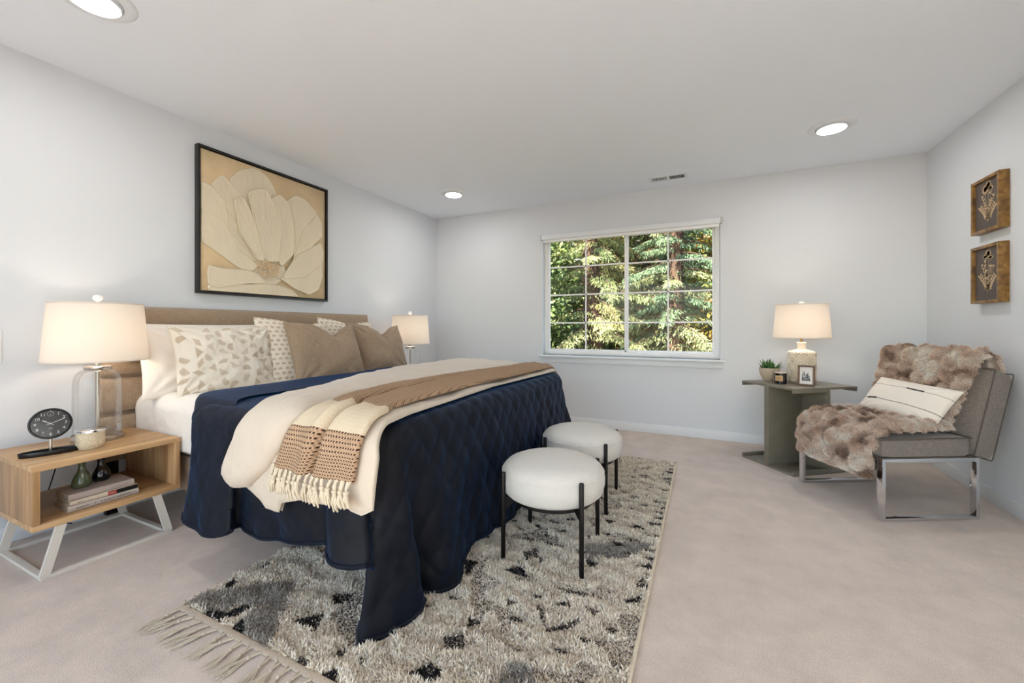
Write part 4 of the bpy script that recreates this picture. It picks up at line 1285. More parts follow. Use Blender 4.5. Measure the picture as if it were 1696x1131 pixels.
# ------------------------------------------------------------------ pillows
def pillow_mesh(w, h, t, n=56, power=.42, ear=.055, chop=0, chop_u=0.0, seed=1, wr=.008):
    u = np.linspace(-1, 1, n)
    # denser near the rim
    u = np.sin(u * PI / 2 * .98) / math.sin(PI / 2 * .98)
    U, V = np.meshgrid(u, u, indexing='ij')
    X = U * w / 2 * (1 - ear * (1 - V ** 2) - .0)
    Y = V * h / 2 * (1 - ear * (1 - U ** 2))
    if chop:
        Y = Y - chop * np.exp(-((U - chop_u) / .38) ** 2) * np.clip((V + .35) / 1.35, 0, 1) ** 1.6
    e = ((1 - U ** 2) * (1 - V ** 2))
    T = t / 2 * np.clip(e, 0, 1) ** power
    P = np.stack([X, Y, T], -1)
    dent = 0
    if chop:
        dent = .035 * np.exp(-((U - chop_u) / .16) ** 2) * np.clip(V, 0, 1) ** 1.2
    pts = np.stack([X, Y, 0 * X], -1).reshape(-1, 3)
    wrk = fbm(pts + seed * 3.1, 9, seed, 4).reshape(U.shape) * wr
    # creases radiating from the corners
    for cx in (-1, 1):
        for cy_ in (-1, 1):
            dx = (U - cx); dy = (V - cy_); a = np.arctan2(dy, dx); d = np.hypot(dx, dy)
            wrk = wrk + .5 * wr * np.sin(a * 13 + seed) * np.exp(-d * 2.2) * np.clip(d * 3, 0, 1)
    inner = np.clip(e * 6, 0, 1)
    F = P.copy(); F[..., 2] = T - dent * inner + wrk * inner
    Bk = P.copy(); Bk[..., 2] = -T * .85 - wrk * inner * .5
    return F, Bk, U, V

def place_pillow(name, label, cat, center, right, up, w, h, t, material, group=None, colfun=None, piping=None, n=56, **kw):
    F, Bk, U, V = pillow_mesh(w, h, t, n=n, **kw)
    MX = frame_xf((0, 0, 0), right, up)
    b = MB()
    b.grid(apply_xf(MX, F.reshape(-1, 3)).reshape(F.shape)); b.grid(apply_xf(MX, Bk.reshape(-1, 3)).reshape(Bk.shape), flip=True)
    col = None
    if colfun is not None:
        c = colfun(U * w / 2, V * h / 2).reshape(-1, 3)
        col = np.concatenate([c, c])
    if piping is None:
        o = b.build(name, material, None, col=col, angle=180)
        o.location = center
        tag(o, label, cat, group)
        return o
    t_ = thing(name, label, cat, center, 0, group)
    b.build('cushion', material, t_, col=col, angle=180)
    rim = np.concatenate([F[:-1, 0], F[-1, :-1], F[::-1, -1][:-1], F[0, ::-1][:-1]])
    b = MB(); b.tube(apply_xf(MX, rim).tolist(), .0042, 6, closed=True)
    b.build('piping', piping, t_)
    return t_

def smooth_cols(mask, c0, c1):
    return c0[None, None, :] * (1 - mask[..., None]) + c1[None, None, :] * mask[..., None]
C_IV = np.array(lin(232, 222, 206)[:3]); C_TAN = np.array(lin(190, 170, 144)[:3]); C_BR = np.array(lin(186, 158, 124)[:3])
def shapes_pattern(X, Y):
    """half circles, triangles and slanted blocks scattered on an ivory ground"""
    m = np.zeros(X.shape)
    rr = random.Random(77)
    cell = .062
    for i in range(-5, 6):
        for j in range(-4, 5):
            if rr.random() < .22: continue
            cx = i * cell * 1.02 + rr.uniform(-.010, .010); cy_ = j * cell + rr.uniform(-.006, .006) + (.5 * cell if i % 2 else 0)
            a = rr.choice([0, .5, 1, 1.5]) * PI / 2 + rr.uniform(-.25, .25)
            x = (X - cx) * math.cos(a) + (Y - cy_) * math.sin(a); y = -(X - cx) * math.sin(a) + (Y - cy_) * math.cos(a)
            k = rr.randrange(4)
            if k == 0: q = (x ** 2 + y ** 2 < .024 ** 2) & (y > -.008)
            elif k == 1: q = (y > -.018) & (y + 1.4 * np.abs(x) < .020)
            elif k == 2: q = (np.abs(y) < .012) & (np.abs(x - y * .9) < .022)
            else: q = (y > -.020) & (x > -.020) & (x + y < .008)
            m = np.maximum(m, q * rr.uniform(.55, 1.0))
    return smooth_cols(m * .85, C_IV, C_TAN)
def scallop_pattern(X, Y):
    m = np.zeros(X.shape)
    cx, cy_ = .040, .034
    J = np.round(Y / cy_); xo = (J % 2) * cx / 2
    I = np.round((X - xo) / cx)
    dx = X - xo - I * cx; dy = Y - J * cy_
    q = (np.hypot(dx, dy * 1.25) < .0125) & (dy > -.006)
    q2 = (np.hypot(dx, (dy + .003) * 1.5) < .009) & (dy < -.003)
    m = q * .9 + q2 * .45
    m = m * (.75 + .25 * np.sin(X * 230) * np.sin(Y * 190))
    return smooth_cols(np.clip(m, 0, 1), C_IV, C_BR)

def axes(yaw, lean, roll=0):
    """pillow facing +x; yaw turns it towards -y, lean tips its top back towards the wall"""
    cyw, syw = math.cos(yaw), math.sin(yaw)
    nrm = Vector((cyw, -syw, 0)); right = Vector((syw, cyw, 0))
    up = Vector((0, 0, 1)) * math.cos(lean) - nrm * math.sin(lean)
    if roll:
        R_ = Matrix.Rotation(roll, 3, right.cross(up))
        right = R_ @ right; up = R_ @ up
    return right, up
PG = 'pillows leaning on the headboard'
R0, U0_ = axes(.02, .30)
place_pillow('bed_pillow', 'plain white bed pillow leaning on the headboard, nearest the lamp', 'pillow', (.235, 1.585, .868), R0, U0_, .84, .45, .17, M['white_pillow'], PG, seed=2, wr=.022)
place_pillow('bed_pillow', 'plain white bed pillow behind the brown cushions on the far half of the bed', 'pillow', (.235, 2.53, .868), R0, U0_, .84, .45, .17, M['white_pillow'], PG, seed=12, wr=.010)
R1, U1 = axes(.10, .30)
place_pillow('sham_pillow', 'ivory pillow printed with tan triangles and half circles, in front of the white one', 'pillow', (.43, 1.535, .865), R1, U1, .56, .42, .17, M['patterned'], PG, colfun=shapes_pattern, n=210, seed=5, wr=.022)
R2, U2 = axes(.12, .34, -.07)
place_pillow('euro_pillow', 'ivory pillow with brown scallop dots behind the nearer brown cushion', 'pillow', (.455, 1.985, .878), R2, U2, .53, .50, .17, M['patterned'], PG, colfun=scallop_pattern, n=210, seed=6, chop=.03, chop_u=.2)
place_pillow('euro_pillow', 'ivory pillow with brown scallop dots peeking up behind the farther brown cushion', 'pillow', (.375, 2.545, .888), R2, U2, .52, .50, .15, M['patterned'], PG, colfun=scallop_pattern, n=170, seed=8, chop=.03, chop_u=.1)
R3, U3 = axes(.10, .42, -.03)
place_pillow('throw_pillow', 'square brown linen cushion with piped edges, the nearer of two', 'pillow', (.615, 2.115, .872), R3, U3, .55, .47, .20, M['brown_pillow'], PG, piping=M['brown_pillow'], chop=.085, chop_u=.25, seed=9, wr=.020, n=90)
R4, U4 = axes(.14, .40, -.04)
place_pillow('throw_pillow', 'square brown linen cushion with piped edges, the farther of two by the far lamp', 'pillow', (.575, 2.675, .872), R4, U4, .53, .46, .19, M['brown_pillow'], PG, piping=M['brown_pillow'], chop=.085, chop_u=.2, seed=10, wr=.020, n=90)

# ------------------------------------------------------------------ rug
RUG_DARK = [
    [(1.760, 0.986), (1.834, 1.062), (1.898, 0.978)],
    [(1.433, 0.872), (1.534, 0.875), (1.560, 0.920), (1.594, 0.983), (1.515, 0.968), (1.506, 0.915), (1.436, 0.899)],
    [(1.606, 0.870), (1.583, 0.926), (1.663, 0.882), (1.681, 0.861)],
    [(1.336, 0.994), (1.391, 0.990), (1.336, 1.068), (1.316, 1.048)],
    [(1.336, 1.113), (1.341, 1.201), (1.368, 1.176), (1.347, 1.119)],
    [(2.038, 0.855), (2.073, 0.912), (2.131, 0.860)],
    [(1.825, 1.092), (1.793, 1.160), (1.867, 1.121)],
    [(2.272, 0.980), (2.322, 1.046), (2.364, 1.044), (2.400, 1.000), (2.343, 0.981)],
    [(2.321, 1.271), (2.384, 1.270), (2.349, 1.228)],
    [(2.079, 1.574), (2.175, 1.598), (2.197, 1.477)],
    [(1.804, 1.044), (1.840, 1.054), (1.895, 0.980), (1.829, 0.994)],
    [(2.299, 1.578), (2.372, 1.650), (2.431, 1.578)],
    [(2.561, 1.446), (2.623, 1.515), (2.656, 1.470), (2.601, 1.465)],
    [(2.806, 1.588), (2.875, 1.673), (2.874, 1.595)],
    [(2.856, 1.898), (2.885, 1.917), (2.876, 1.866)],
    [(2.833, 1.286), (2.869, 1.288), (2.864, 1.256)],
]
RUG_GREY = [
    [(1.939, 0.864), (1.929, 0.894), (1.996, 0.891), (1.967, 0.853)],
    [(1.773, 1.153), (1.845, 1.191), (1.875, 1.144), (1.827, 1.095)],
    [(2.037, 0.934), (2.016, 0.971), (2.071, 0.972)],
    [(2.097, 0.967), (2.155, 0.974), (2.131, 0.944)],
    [(2.295, 1.150), (2.344, 1.197), (2.399, 1.146), (2.348, 1.095)],
    [(2.117, 1.259), (2.193, 1.272), (2.153, 1.242)],
    [(2.179, 1.345), (2.258, 1.345), (2.215, 1.321)],
    [(2.318, 1.744), (2.386, 1.790), (2.422, 1.736), (2.373, 1.689)],
    [(2.479, 1.491), (2.552, 1.504), (2.507, 1.461)],
    [(2.388, 1.419), (2.467, 1.417), (2.428, 1.374)],
    [(2.523, 1.428), (2.544, 1.438), (2.604, 1.341), (2.646, 1.386), (2.677, 1.432), (2.716, 1.440), (2.669, 1.371), (2.621, 1.326), (2.601, 1.326)],
    [(2.537, 1.573), (2.623, 1.580), (2.694, 1.586), (2.664, 1.541), (2.639, 1.562), (2.587, 1.550)],
    [(2.670, 1.505), (2.767, 1.507), (2.732, 1.465), (2.713, 1.485)],
    [(2.838, 1.752), (2.875, 1.807), (2.874, 1.728)],
    [(2.767, 1.440), (2.837, 1.444), (2.808, 1.396)],
    [(2.701, 1.351), (2.781, 1.359), (2.737, 1.313)],
    [(2.445, 1.350), (2.530, 1.345), (2.491, 1.304)],
    [(2.524, 1.268), (2.579, 1.273), (2.551, 1.244)],
    [(2.650, 1.271), (2.710, 1.278), (2.671, 1.247)],
    [(2.591, 1.193), (2.630, 1.200), (2.610, 1.163)],
]
RUG_SHAG_GREY = [
    [(1.302, 0.881), (1.330, 0.931), (1.422, 1.024), (1.574, 1.148), (1.662, 1.051), (1.734, 0.965), (1.777, 0.924), (1.819, 0.874), (1.800, 0.849), (1.689, 0.861), (1.605, 0.913), (1.599, 0.985), (1.501, 0.966), (1.493, 0.918), (1.429, 0.879)],
    [(2.542, 1.043), (2.551, 1.132), (2.611, 1.166), (2.665, 1.101)],
    [(2.577, 1.914), (2.884, 2.084), (2.814, 1.967), (2.739, 1.886), (2.666, 1.863), (2.651, 1.786), (2.608, 1.802)],
]
QX0, QX1, QY0, QY1 = 1.31, 2.892, .868, 3.36
rug = thing('area_rug', 'cream and grey shag rug with dark woven triangles and a knotted fringe under the bed', 'rug', ((QX0 + QX1) / 2, (QY0 + QY1) / 2, 0))
TR = Matrix.Translation((-(QX0 + QX1) / 2, -(QY0 + QY1) / 2, 0))
M['backing'] = mat('rug_backing', lin(196, 180, 160), 1, bump=.5, bscale=220)
def in_poly(X, Y, poly):
    c = np.zeros(X.shape, bool); n = len(poly)
    for i in range(n):
        x0, y0 = poly[i]; x1, y1 = poly[(i + 1) % n]
        if y0 == y1: continue
        k = ((y0 > Y) != (y1 > Y)) & (X < (x1 - x0) * (Y - y0) / (y1 - y0) + x0)
        c ^= k
    return c
# the same motif carries on over the rest of the rug: staggered rows of small woven triangles
rr = random.Random(31)
extra_dark = []; extra_grey = []
for j in range(24):
    for i in range(12):
        x = QX0 + .05 + i * .135 + (.067 if j % 2 else 0); y = 1.72 + j * .072
        if y > QY1 - .04 or x > QX1 - .01: continue
        if rr.random() < .35: continue
        s = rr.uniform(.022, .040); w = s * rr.uniform(.9, 1.6)
        d = rr.choice([-1, 1])
        poly = [(x - w, y - s * .5 * d), (x + w, y - s * .5 * d), (x + rr.uniform(-.3, .3) * w, y + s * .9 * d)]
        (extra_dark if rr.random() < .45 else extra_grey).append(poly)
    if rr.random() < .8:
        y = 1.72 + j * .072; s = .045
        extra_dark.append([(QX1 - .075, y), (QX1 - .004, y + s * .6), (QX1 - .004, y - s * .5)])
DARK = RUG_DARK + extra_dark; GREYP = RUG_GREY + extra_grey
gx, gy = np.meshgrid(np.linspace(QX0, QX1, 240), np.linspace(QY0, QY1, 380), indexing='ij')
wj = fbm(np.stack([gx.ravel(), gy.ravel(), gx.ravel() * 0], 1), 160, 44, 1).reshape(gx.shape) * .004
md = np.zeros(gx.shape, bool); mg = np.zeros(gx.shape, bool)
for q in DARK: md |= in_poly(gx + wj, gy + wj, q)
for q in GREYP: mg |= in_poly(gx + wj, gy + wj, q)
bcol = np.zeros(gx.shape + (3,)); bcol[:] = lin(206, 190, 168)[:3]
bcol[mg] = lin(74, 68, 66)[:3]; bcol[md] = lin(34, 32, 34)[:3]
b = MB()
Gt = np.stack([gx, gy, np.full(gx.shape, .007)], -1)
b.grid(apply_xf(TR, Gt.reshape(-1, 3)).reshape(Gt.shape))
nv0 = b.n
b.box((QX0, QY0, 0), (QX1, QY1, .0068), 0, 1, TR)
b.build('woven_base', M['woven'], rug, col=np.concatenate([bcol.reshape(-1, 3), np.tile(np.array(lin(206, 190, 168)[:3]), (b.n - nv0, 1))]))
N_T = 330000
px = rng.uniform(QX0 + .004, QX1 - .004, N_T); py = rng.uniform(QY0 + .006, QY1 - .006, N_T)
hid = (px < 2.02) & (py > 1.32)
far = np.clip((py - 1.6) / 1.8, 0, 1)
keep = (rng.random(N_T) < np.where(hid, .06, 1.0)) & (rng.random(N_T) > far * .45)
px, py = px[keep], py[keep]
jit = rng.normal(size=(2, len(px))) * .004
isd = np.zeros(len(px), bool); isg = np.zeros(len(px), bool); iss = np.zeros(len(px), bool)
for q in DARK: isd |= in_poly(px + jit[0], py + jit[1], q)
for q in GREYP: isg |= in_poly(px + jit[0], py + jit[1], q)
for q in RUG_SHAG_GREY: iss |= in_poly(px + jit[0] * 2, py + jit[1] * 2, q)
P0 = np.stack([px, py, np.zeros(len(px))], 1)
patch = fbm(P0, 7, 51, 2)
near_t = np.zeros(len(px), bool)
for q in DARK + GREYP:
    for ox, oy in ((.010, 0), (-.010, 0), (0, .010), (0, -.010)): near_t |= in_poly(px + ox, py + oy, q)
flat = isd | isg | ((patch < -.30) & ~iss)
flat_cream = flat & ~isd & ~isg
# overlapping scallop rows give the pile its shingled look
row = np.sin(py * 2 * PI / .105 + 1.5 * np.sin(px * 2 * PI / .31)) * .5 + .5
clump = fbm(P0, 42, 52, 2)
hgt = np.where(flat, .006 + .004 * rng.random(len(px)), .012 + .015 * row + .010 * clump + .006 * rng.random(len(px)))
hgt = np.where(near_t & ~flat, hgt * .62, hgt)
hgt = np.where(isd | isg, .005 + .004 * rng.random(len(px)), hgt)
lean = np.stack([fbm(P0, 11, 53, 2) * .8 + .15, fbm(P0, 11, 57, 2) * .8 - .2, np.zeros(len(px))], 1) + rng.normal(size=(len(px), 3)) * .30
lean[:, 2] = 1.0
lean = np.where(flat[:, None], lean * np.array([.8, .8, 1]), lean)
lean /= np.linalg.norm(lean, axis=1, keepdims=True)
def blades(P0, D, ln, wd, Cb, Ct, curl=.35):
    """two-segment tapering strands; returns verts, tri index, colours"""
    n = len(P0)
    side = np.cross(D, rng.normal(size=(n, 3))); side /= np.linalg.norm(side, axis=1, keepdims=True) + 1e-9
    w = side * (wd * .5)[:, None]
    bend = rng.normal(size=(n, 3)) * curl; bend[:, 2] -= curl * .6
    D2 = D + bend; D2 /= np.linalg.norm(D2, axis=1, keepdims=True)
    mid = P0 + D * (ln * .55)[:, None]; tip = mid + D2 * (ln * .5)[:, None]
    V = np.stack([P0 - w, P0 + w, mid + w, mid - w, tip], 1).reshape(-1, 3)
    o = np.arange(n)[:, None] * 5
    T = np.concatenate([o + np.array([[0, 1, 2]]), o + np.array([[0, 2, 3]]), o + np.array([[3, 2, 4]])], 1).reshape(-1)
    Cm = (Cb + Ct) * .5
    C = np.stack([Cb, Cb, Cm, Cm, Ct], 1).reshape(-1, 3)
    return V, T, C
cream = np.array(lin(246, 234, 216)[:3]); grey = np.array(lin(176, 167, 156)[:3]); dark = np.array(lin(40, 37, 38)[:3]); tan = np.array(lin(226, 208, 184)[:3]); mid_g = np.array(lin(98, 88, 82)[:3])
n = len(px)
u1 = rng.random(n)
cc = cream * (.82 + .30 * rng.random((n, 1)))
cc = np.where((u1 < .12)[:, None], tan * (.8 + .3 * rng.random((n, 1))), cc)
cc = np.where(iss[:, None], grey * (.65 + .5 * rng.random((n, 1))), cc)
cc = np.where((flat_cream & (u1 < .30))[:, None], mid_g * (.9 + .4 * rng.random((n, 1))), cc)
cc = np.where(isg[:, None], np.where((u1 < .62)[:, None], dark * 1.6 + .01, tan * .8), cc)
cc = np.where(isd[:, None], np.where((u1 < .86)[:, None], dark * (.6 + .8 * rng.random((n, 1))), tan * .7), cc)
wd = np.where(flat, .0055, .0042 + .002 * rng.random(n)) * (1 + .5 * np.clip((py - 1.6) / 1.8, 0, 1))
P0[:, 2] = .006
Vp, Tp_, Cp = blades(P0, lean, hgt, wd, cc * .95, np.clip(cc * 1.06, 0, 1))
Vp[:, 2] = np.maximum(Vp[:, 2], .004)
pile = raw_mesh('pile', apply_xf(TR, Vp), 3, Tp_, M['pile'], rug, Cp)
pile['kind'] = 'stuff'
b = MB(); b.tube(apply_xf(TR, [(QX1 + .004, y, .010 + .002 * math.sin(y * 60)) for y in np.linspace(QY0, QY1, 120)]).tolist(), .007, 8)
b.build('edge_cord', M['tassel'], rug)
b = MB(); b.box((QX0, QY0 - .020, .0), (QX1, QY0 + .004, .011), .004, 2, TR); b.build('end_band', M['backing'], rug)
M['fringe'] = mat('rug_fringe', lin(216, 202, 180), 1, bump=.5, bscale=400)
r = random.Random(5)
def rug_tassel(x, y, dy, ln):
    b = MB()
    a = r.uniform(-.55, .35)
    d = Vector((math.sin(a), dy * math.cos(a), 0)); s = Vector((d.y, -d.x, 0))
    k0 = Vector((x, y, .009)); k1 = k0 + d * .035 * r.uniform(.8, 1.2) + Vector((0, 0, -.001))
    for k in (-1, 1):
        b.tube([k0 + s * .007 * k, (k0 + k1) / 2 + s * .003 * k, k1], .0034, 6)
    b.lathe([(0, -.005), (.006, -.003), (.0065, .001), (.004, .005), (0, .006)], 8, k1, cap=False)
    for k in range(13):
        w = (k - 6) / 6
        L_ = ln * r.uniform(.75, 1.1)
        e1 = k1 + d * L_ * .5 + s * (.014 * w + r.uniform(-.006, .006)) + Vector((0, 0, r.uniform(-.003, .003)))
        e2 = k1 + d * L_ + s * (.020 * w + r.uniform(-.014, .014)); e1.z = max(.003, e1.z); e2.z = .003
        b.tube([k1, e1, e2], [.0017, .0017, .0009], 5)
    for i in range(len(b.v)): b.v[i] = apply_xf(TR, b.v[i])
    b.build('tassel', M['fringe'], rug)
nt = 34
for k in range(nt): rug_tassel(QX0 + .012 + (QX1 - QX0 - .024) * k / (nt - 1), QY0 - .018, -1, .085)
for k in range(16): rug_tassel(2.16 + (QX1 - 2.16 - .01) * k / 15, QY1 + .004, 1, .05)

# ------------------------------------------------------------------ stools
def make_stool(label, cx, cyy, rz):
    t = thing('stool', label, 'stool', (cx, cyy, .010), rz, 'stools at the foot of the bed')
    R_ = .238; z0, z1 = .272, .440
    prof = [(0, z0), (.19, z0), (.218, z0 + .006), (R_ - .004, z0 + .022), (R_ + .004, z0 + .055), (R_ + .005, z0 + .085), (R_, z0 + .108)]
    prof2 = [(R_ - .0005, z0 + .110), (R_ - .006, z0 + .124), (R_ - .022, z0 + .140), (R_ - .052, z0 + .153), (R_ - .10, z0 + .162), (R_ - .17, z0 + .166), (0, z0 + .168)]
    b = MB(); b.lathe(prof + prof2, 80, cap=False)
    V = np.concatenate(b.v); 
    nn = fbm(V, 60, 3, 2)
    b.v = [V * (1 + .004 * nn[:, None] * np.array([1, 1, .3]))]
    b.build('cushion', M['boucle'], t, angle=180)
    b = MB(); b.tube([((R_ + .0012) * math.cos(a), (R_ + .0012) * math.sin(a), z0 + .1095) for a in np.linspace(0, 2 * PI, 90, endpoint=False)], .0022, 6, closed=True)
    b.build('seam', M['boucle'], t)
    b = MB(); b.lathe([(.150, z0 - .020), (.195, z0 - .020), (.195, z0 - .001), (.150, z0 - .001), (.150, z0 - .020)], 56, cap=False)
    b.build('seat_ring', M['black_metal'], t)
    for k in range(4):
        a = PI / 4 + k * PI / 2
        c_, s_ = math.cos(a), math.sin(a)
        rl = .2525
        b = MB(); b.lathe([(0, 0), (.009, 0), (.0105, .002), (.0105, .392), (.009, .397), (0, .398)], 16, (rl * c_, rl * s_, 0), cap=False)
        leg = b.build('leg', M['black_metal'], t)
        # triangular bracket holding the seat ring
        w = .0025
        pts = [(rl - .008, z0 + .012), (rl - .008, z0 - .045), (.185, z0 - .004)]
        V = [(q * c_ - w * sg * s_, q * s_ + w * sg * c_, z) for sg in (-1, 1) for q, z in pts]
        MB().add(V, [(0, 2, 1), (3, 4, 5), (0, 1, 4, 3), (1, 2, 5, 4), (2, 0, 3, 5)]).build('bracket', M['black_metal'], leg, smooth=False)
    return t
make_stool('round white boucle stool on black legs at the foot of the bed, nearer the camera', 2.445, 1.838, math.radians(3))
make_stool('round white boucle stool on black legs behind its twin, nearer the window', 2.413, 2.462, math.radians(2))

# ------------------------------------------------------------------ pinwheel side table
EX = Vector((.614, -.79, 0)).normalized(); DX = Vector((.79, .614, 0)).normalized()
tb = thing('side_table', 'grey olive side table of four bracket shaped units in the corner by the window wall', 'side table', (3.521, 3.65, 0), math.atan2(DX.y, DX.x))
# local x = DX (into the corner side), local y = left normal; EX is local -y
def unit(x0, y0, w, ln, rot):
    """C-shaped unit: upright at local y=0, flaps reaching to +y by ln, width w along x; rot in quarter turns"""
    Mx = Matrix.Translation((x0, y0, 0)) @ Matrix.Rotation(rot, 4, 'Z')
    zt = .625; pt_, ft, lip = .020, .016, .036
    p = MB().box((0, .001, 0), (w, pt_, zt), .0015, 2, Mx).build('upright', M['olive'], tb)
    a = MB().box((0, pt_, zt - ft), (w, ln, zt), .0015, 2, Mx); a.box((0, ln - .016, zt - lip), (w, ln, zt - ft + .001), .0015, 2, Mx)
    a.build('top_flap', M['olive'], tb)
    c = MB().box((0, pt_, 0.0), (w, ln, ft), .0015, 2, Mx); c.box((0, ln - .016, ft - .001), (w, ln, lip), .0015, 2, Mx)
    c.build('foot_flap', M['olive'], tb)
unit(0, 0, .298, .242, 0)                       # reaches back towards the window
unit(.298, 0, .298, .236, PI)                   # reaches towards the room
unit(.300, -.002, .236, .266, -PI / 2)          # reaches right, towards the chair  (width runs along -y)
unit(.300, .240, .238, .27, -PI / 2)            # reaches right behind it

def on_table(dx, ex, z=.6255):
    p = Vector((3.521, 3.65, 0)) + DX * dx + EX * ex
    return (p.x, p.y, z)
cl = thing('ceramic_lamp', 'cream ceramic table lamp with a carved diamond body and linen shade in the right corner', 'table lamp', on_table(.36, -.03), math.radians(20))
n1, n2 = 220, 90
th_ = np.linspace(0, 2 * PI, n1, endpoint=False); zz = np.linspace(0, 1, n2)
TH, ZZ = np.meshgrid(th_, zz, indexing='ij')
s4 = 4.6
rb = .083 / ((np.abs(np.cos(TH)) ** s4 + np.abs(np.sin(TH)) ** s4) ** (1 / s4)) * .97
rb = np.minimum(rb, .095)
edge = 1 - .10 * (1 - smooth01(ZZ / .07)) ** 2 - .16 * smooth01((ZZ - .93) / .07) ** 2
a1 = TH / (2 * PI) * 6; z1_ = ZZ * 2.5
d1 = np.abs(((a1 + z1_) % 1) - .5) * 2; d2 = np.abs(((a1 - z1_) % 1) - .5) * 2
dd = np.abs(np.abs(((a1 / 1) % 1) - .5) * 2 + np.abs((z1_ % 1) - .5) * 2 - 1)
line = np.minimum(np.abs(dd - .0), np.minimum(np.abs(dd - .42), np.abs(dd - .84)))
rel = np.exp(-(line / .11) ** 2) * .0060 * smooth01(ZZ / .06) * smooth01((1 - ZZ) / .08)
R_ = rb * edge + rel - .003
P = np.stack([R_ * np.cos(TH), R_ * np.sin(TH), ZZ * .252], -1)
carve = np.clip(rel / .0045, 0, 1)
ccol = np.array(lin(204, 182, 150)[:3])[None, :] * (1 - carve.reshape(-1, 1)) + np.array(lin(242, 232, 216)[:3])[None, :] * carve.reshape(-1, 1)
plain = smooth01((ZZ - .90) / .05).reshape(-1, 1); ccol = ccol * (1 - plain) + np.array(lin(240, 230, 214)[:3]) * plain
b = MB(); b.grid(P, close_u=True)
b.lathe([(0, 0), (.06, 0), (.075, .001)], 64, cap=False)
b.lathe([(.070, .251), (.045, .258), (.030, .263), (.029, .269), (.031, .308), (.033, .313), (.030, .317), (.012, .317)], 48, cap=False)
b.build('ceramic_body', M['ceramic_carved'], cl, angle=60, col=np.concatenate([ccol, np.tile(np.array(lin(240, 230, 214)[:3]), (b.n - len(ccol), 1))]))
MB().lathe([(.012, .315), (.012, .320), (.008, .322), (.008, .358), (0, .358)], 20, cap=False).build('neck', M['brass'], cl)
make_shade(cl, .350, .615, .192, .170, .355)
MB().lathe([(0, .615), (.006, .616), (.006, .621), (.016, .624), (.018, .631), (.012, .638), (0, .640)], 24, cap=False).build('finial', M['vinyl'], cl)
lamp_bulb(cl, .45)

pp = thing('potted_plant', 'small green succulent in a ribbed beige bowl at the left end of the side table', 'plant', on_table(.180, -.155))
pp.scale = (1.12, 1.12, 1.18)
TH, ZZ = np.meshgrid(np.linspace(0, 2 * PI, 160, endpoint=False), np.linspace(0, 1, 24), indexing='ij')
R_ = (.028 + .036 * np.sin(ZZ * PI / 2) ** .8) * (1 + .05 * np.abs(np.sin(TH * 11)) - .03)
P = np.stack([R_ * np.cos(TH), R_ * np.sin(TH), ZZ * .088], -1)
b = MB(); b.grid(P, close_u=True); b.lathe([(0, 0), (.031, .0)], 40, cap=False)
b.lathe([(.0645, .088), (.0625, .090), (.060, .086), (.059, .074), (0, .074)], 60, cap=False)
b.build('pot', mat('ribbed_beige_ceramic', lin(196, 180, 160), .6), pp)
b = MB(); r = random.Random(3)
for c_ in ((-.028, .012), (.030, -.006), (.0, .024), (.004, -.026)):
    for k in range(26):
        a = r.uniform(0, 2 * PI); el = r.uniform(.25, 1.45); L_ = r.uniform(.045, .082)
        d = Vector((math.cos(a) * math.cos(el), math.sin(a) * math.cos(el), math.sin(el)))
        p0 = Vector((c_[0], c_[1], .076)); s = d.cross(Vector((0, 0, 1))); s = (s if s.length > .01 else Vector((1, 0, 0))).normalized(); u = s.cross(d)
        mid = p0 + d * L_ * .45; tip = p0 + d * L_ + Vector((0, 0, .006))
        w = .0065
        V = [p0 - s * w * .5, p0 + s * w * .5, mid + s * w, mid - s * w, mid + u * w * .7, tip]
        b.add([v[:] for v in V], [(0, 1, 2, 4), (0, 4, 3), (2, 5, 4), (4, 5, 3), (3, 5, 2), (0, 3, 2, 1)])
b.build('succulent', mat('succulent_green', lin(72, 112, 60), .5, var=.35, vscale=30), pp)

cb = thing('candle_jar', 'black tumbler candle with a tan label beside the succulent on the side table', 'candle', on_table(.145, -.015), math.atan2(-.9, -.35))
MB().lathe([(0, 0), (.040, 0), (.043, .003), (.043, .080), (.041, .082), (.040, .080), (.040, .070), (0, .070)], 48, cap=False).build('jar', mat('black_glass', lin(20, 19, 20), .08, coat=.4), cb)
MB().lathe([(.0405, .0800), (.0415, .0835), (.040, .086), (0, .0865)], 40, cap=False).build('lid', mat('beige_lid', lin(206, 192, 174), .5), cb)
b = MB()
q = np.linspace(-.62, .62, 14)
V = [(.0434 * math.cos(a), .0434 * math.sin(a), z) for z in (.022, .064) for a in q]
b.add(V, [(k, k + 1, 14 + k + 1, 14 + k) for k in range(13)])
lab = b.build('label', mat('tan_label', lin(196, 160, 116), .7), cb)
b = MB()
for (z0_, z1_, w) in ((.044, .047, .30), (.038, .0395, .38)):
    qq = np.linspace(-w, w, 8)
    V = [(.0437 * math.cos(a), .0437 * math.sin(a), z) for z in (z0_, z1_) for a in qq]
    b.add(V, [(k, k + 1, 8 + k + 1, 8 + k) for k in range(7)])
b.build('label_print', M['ink'], lab)

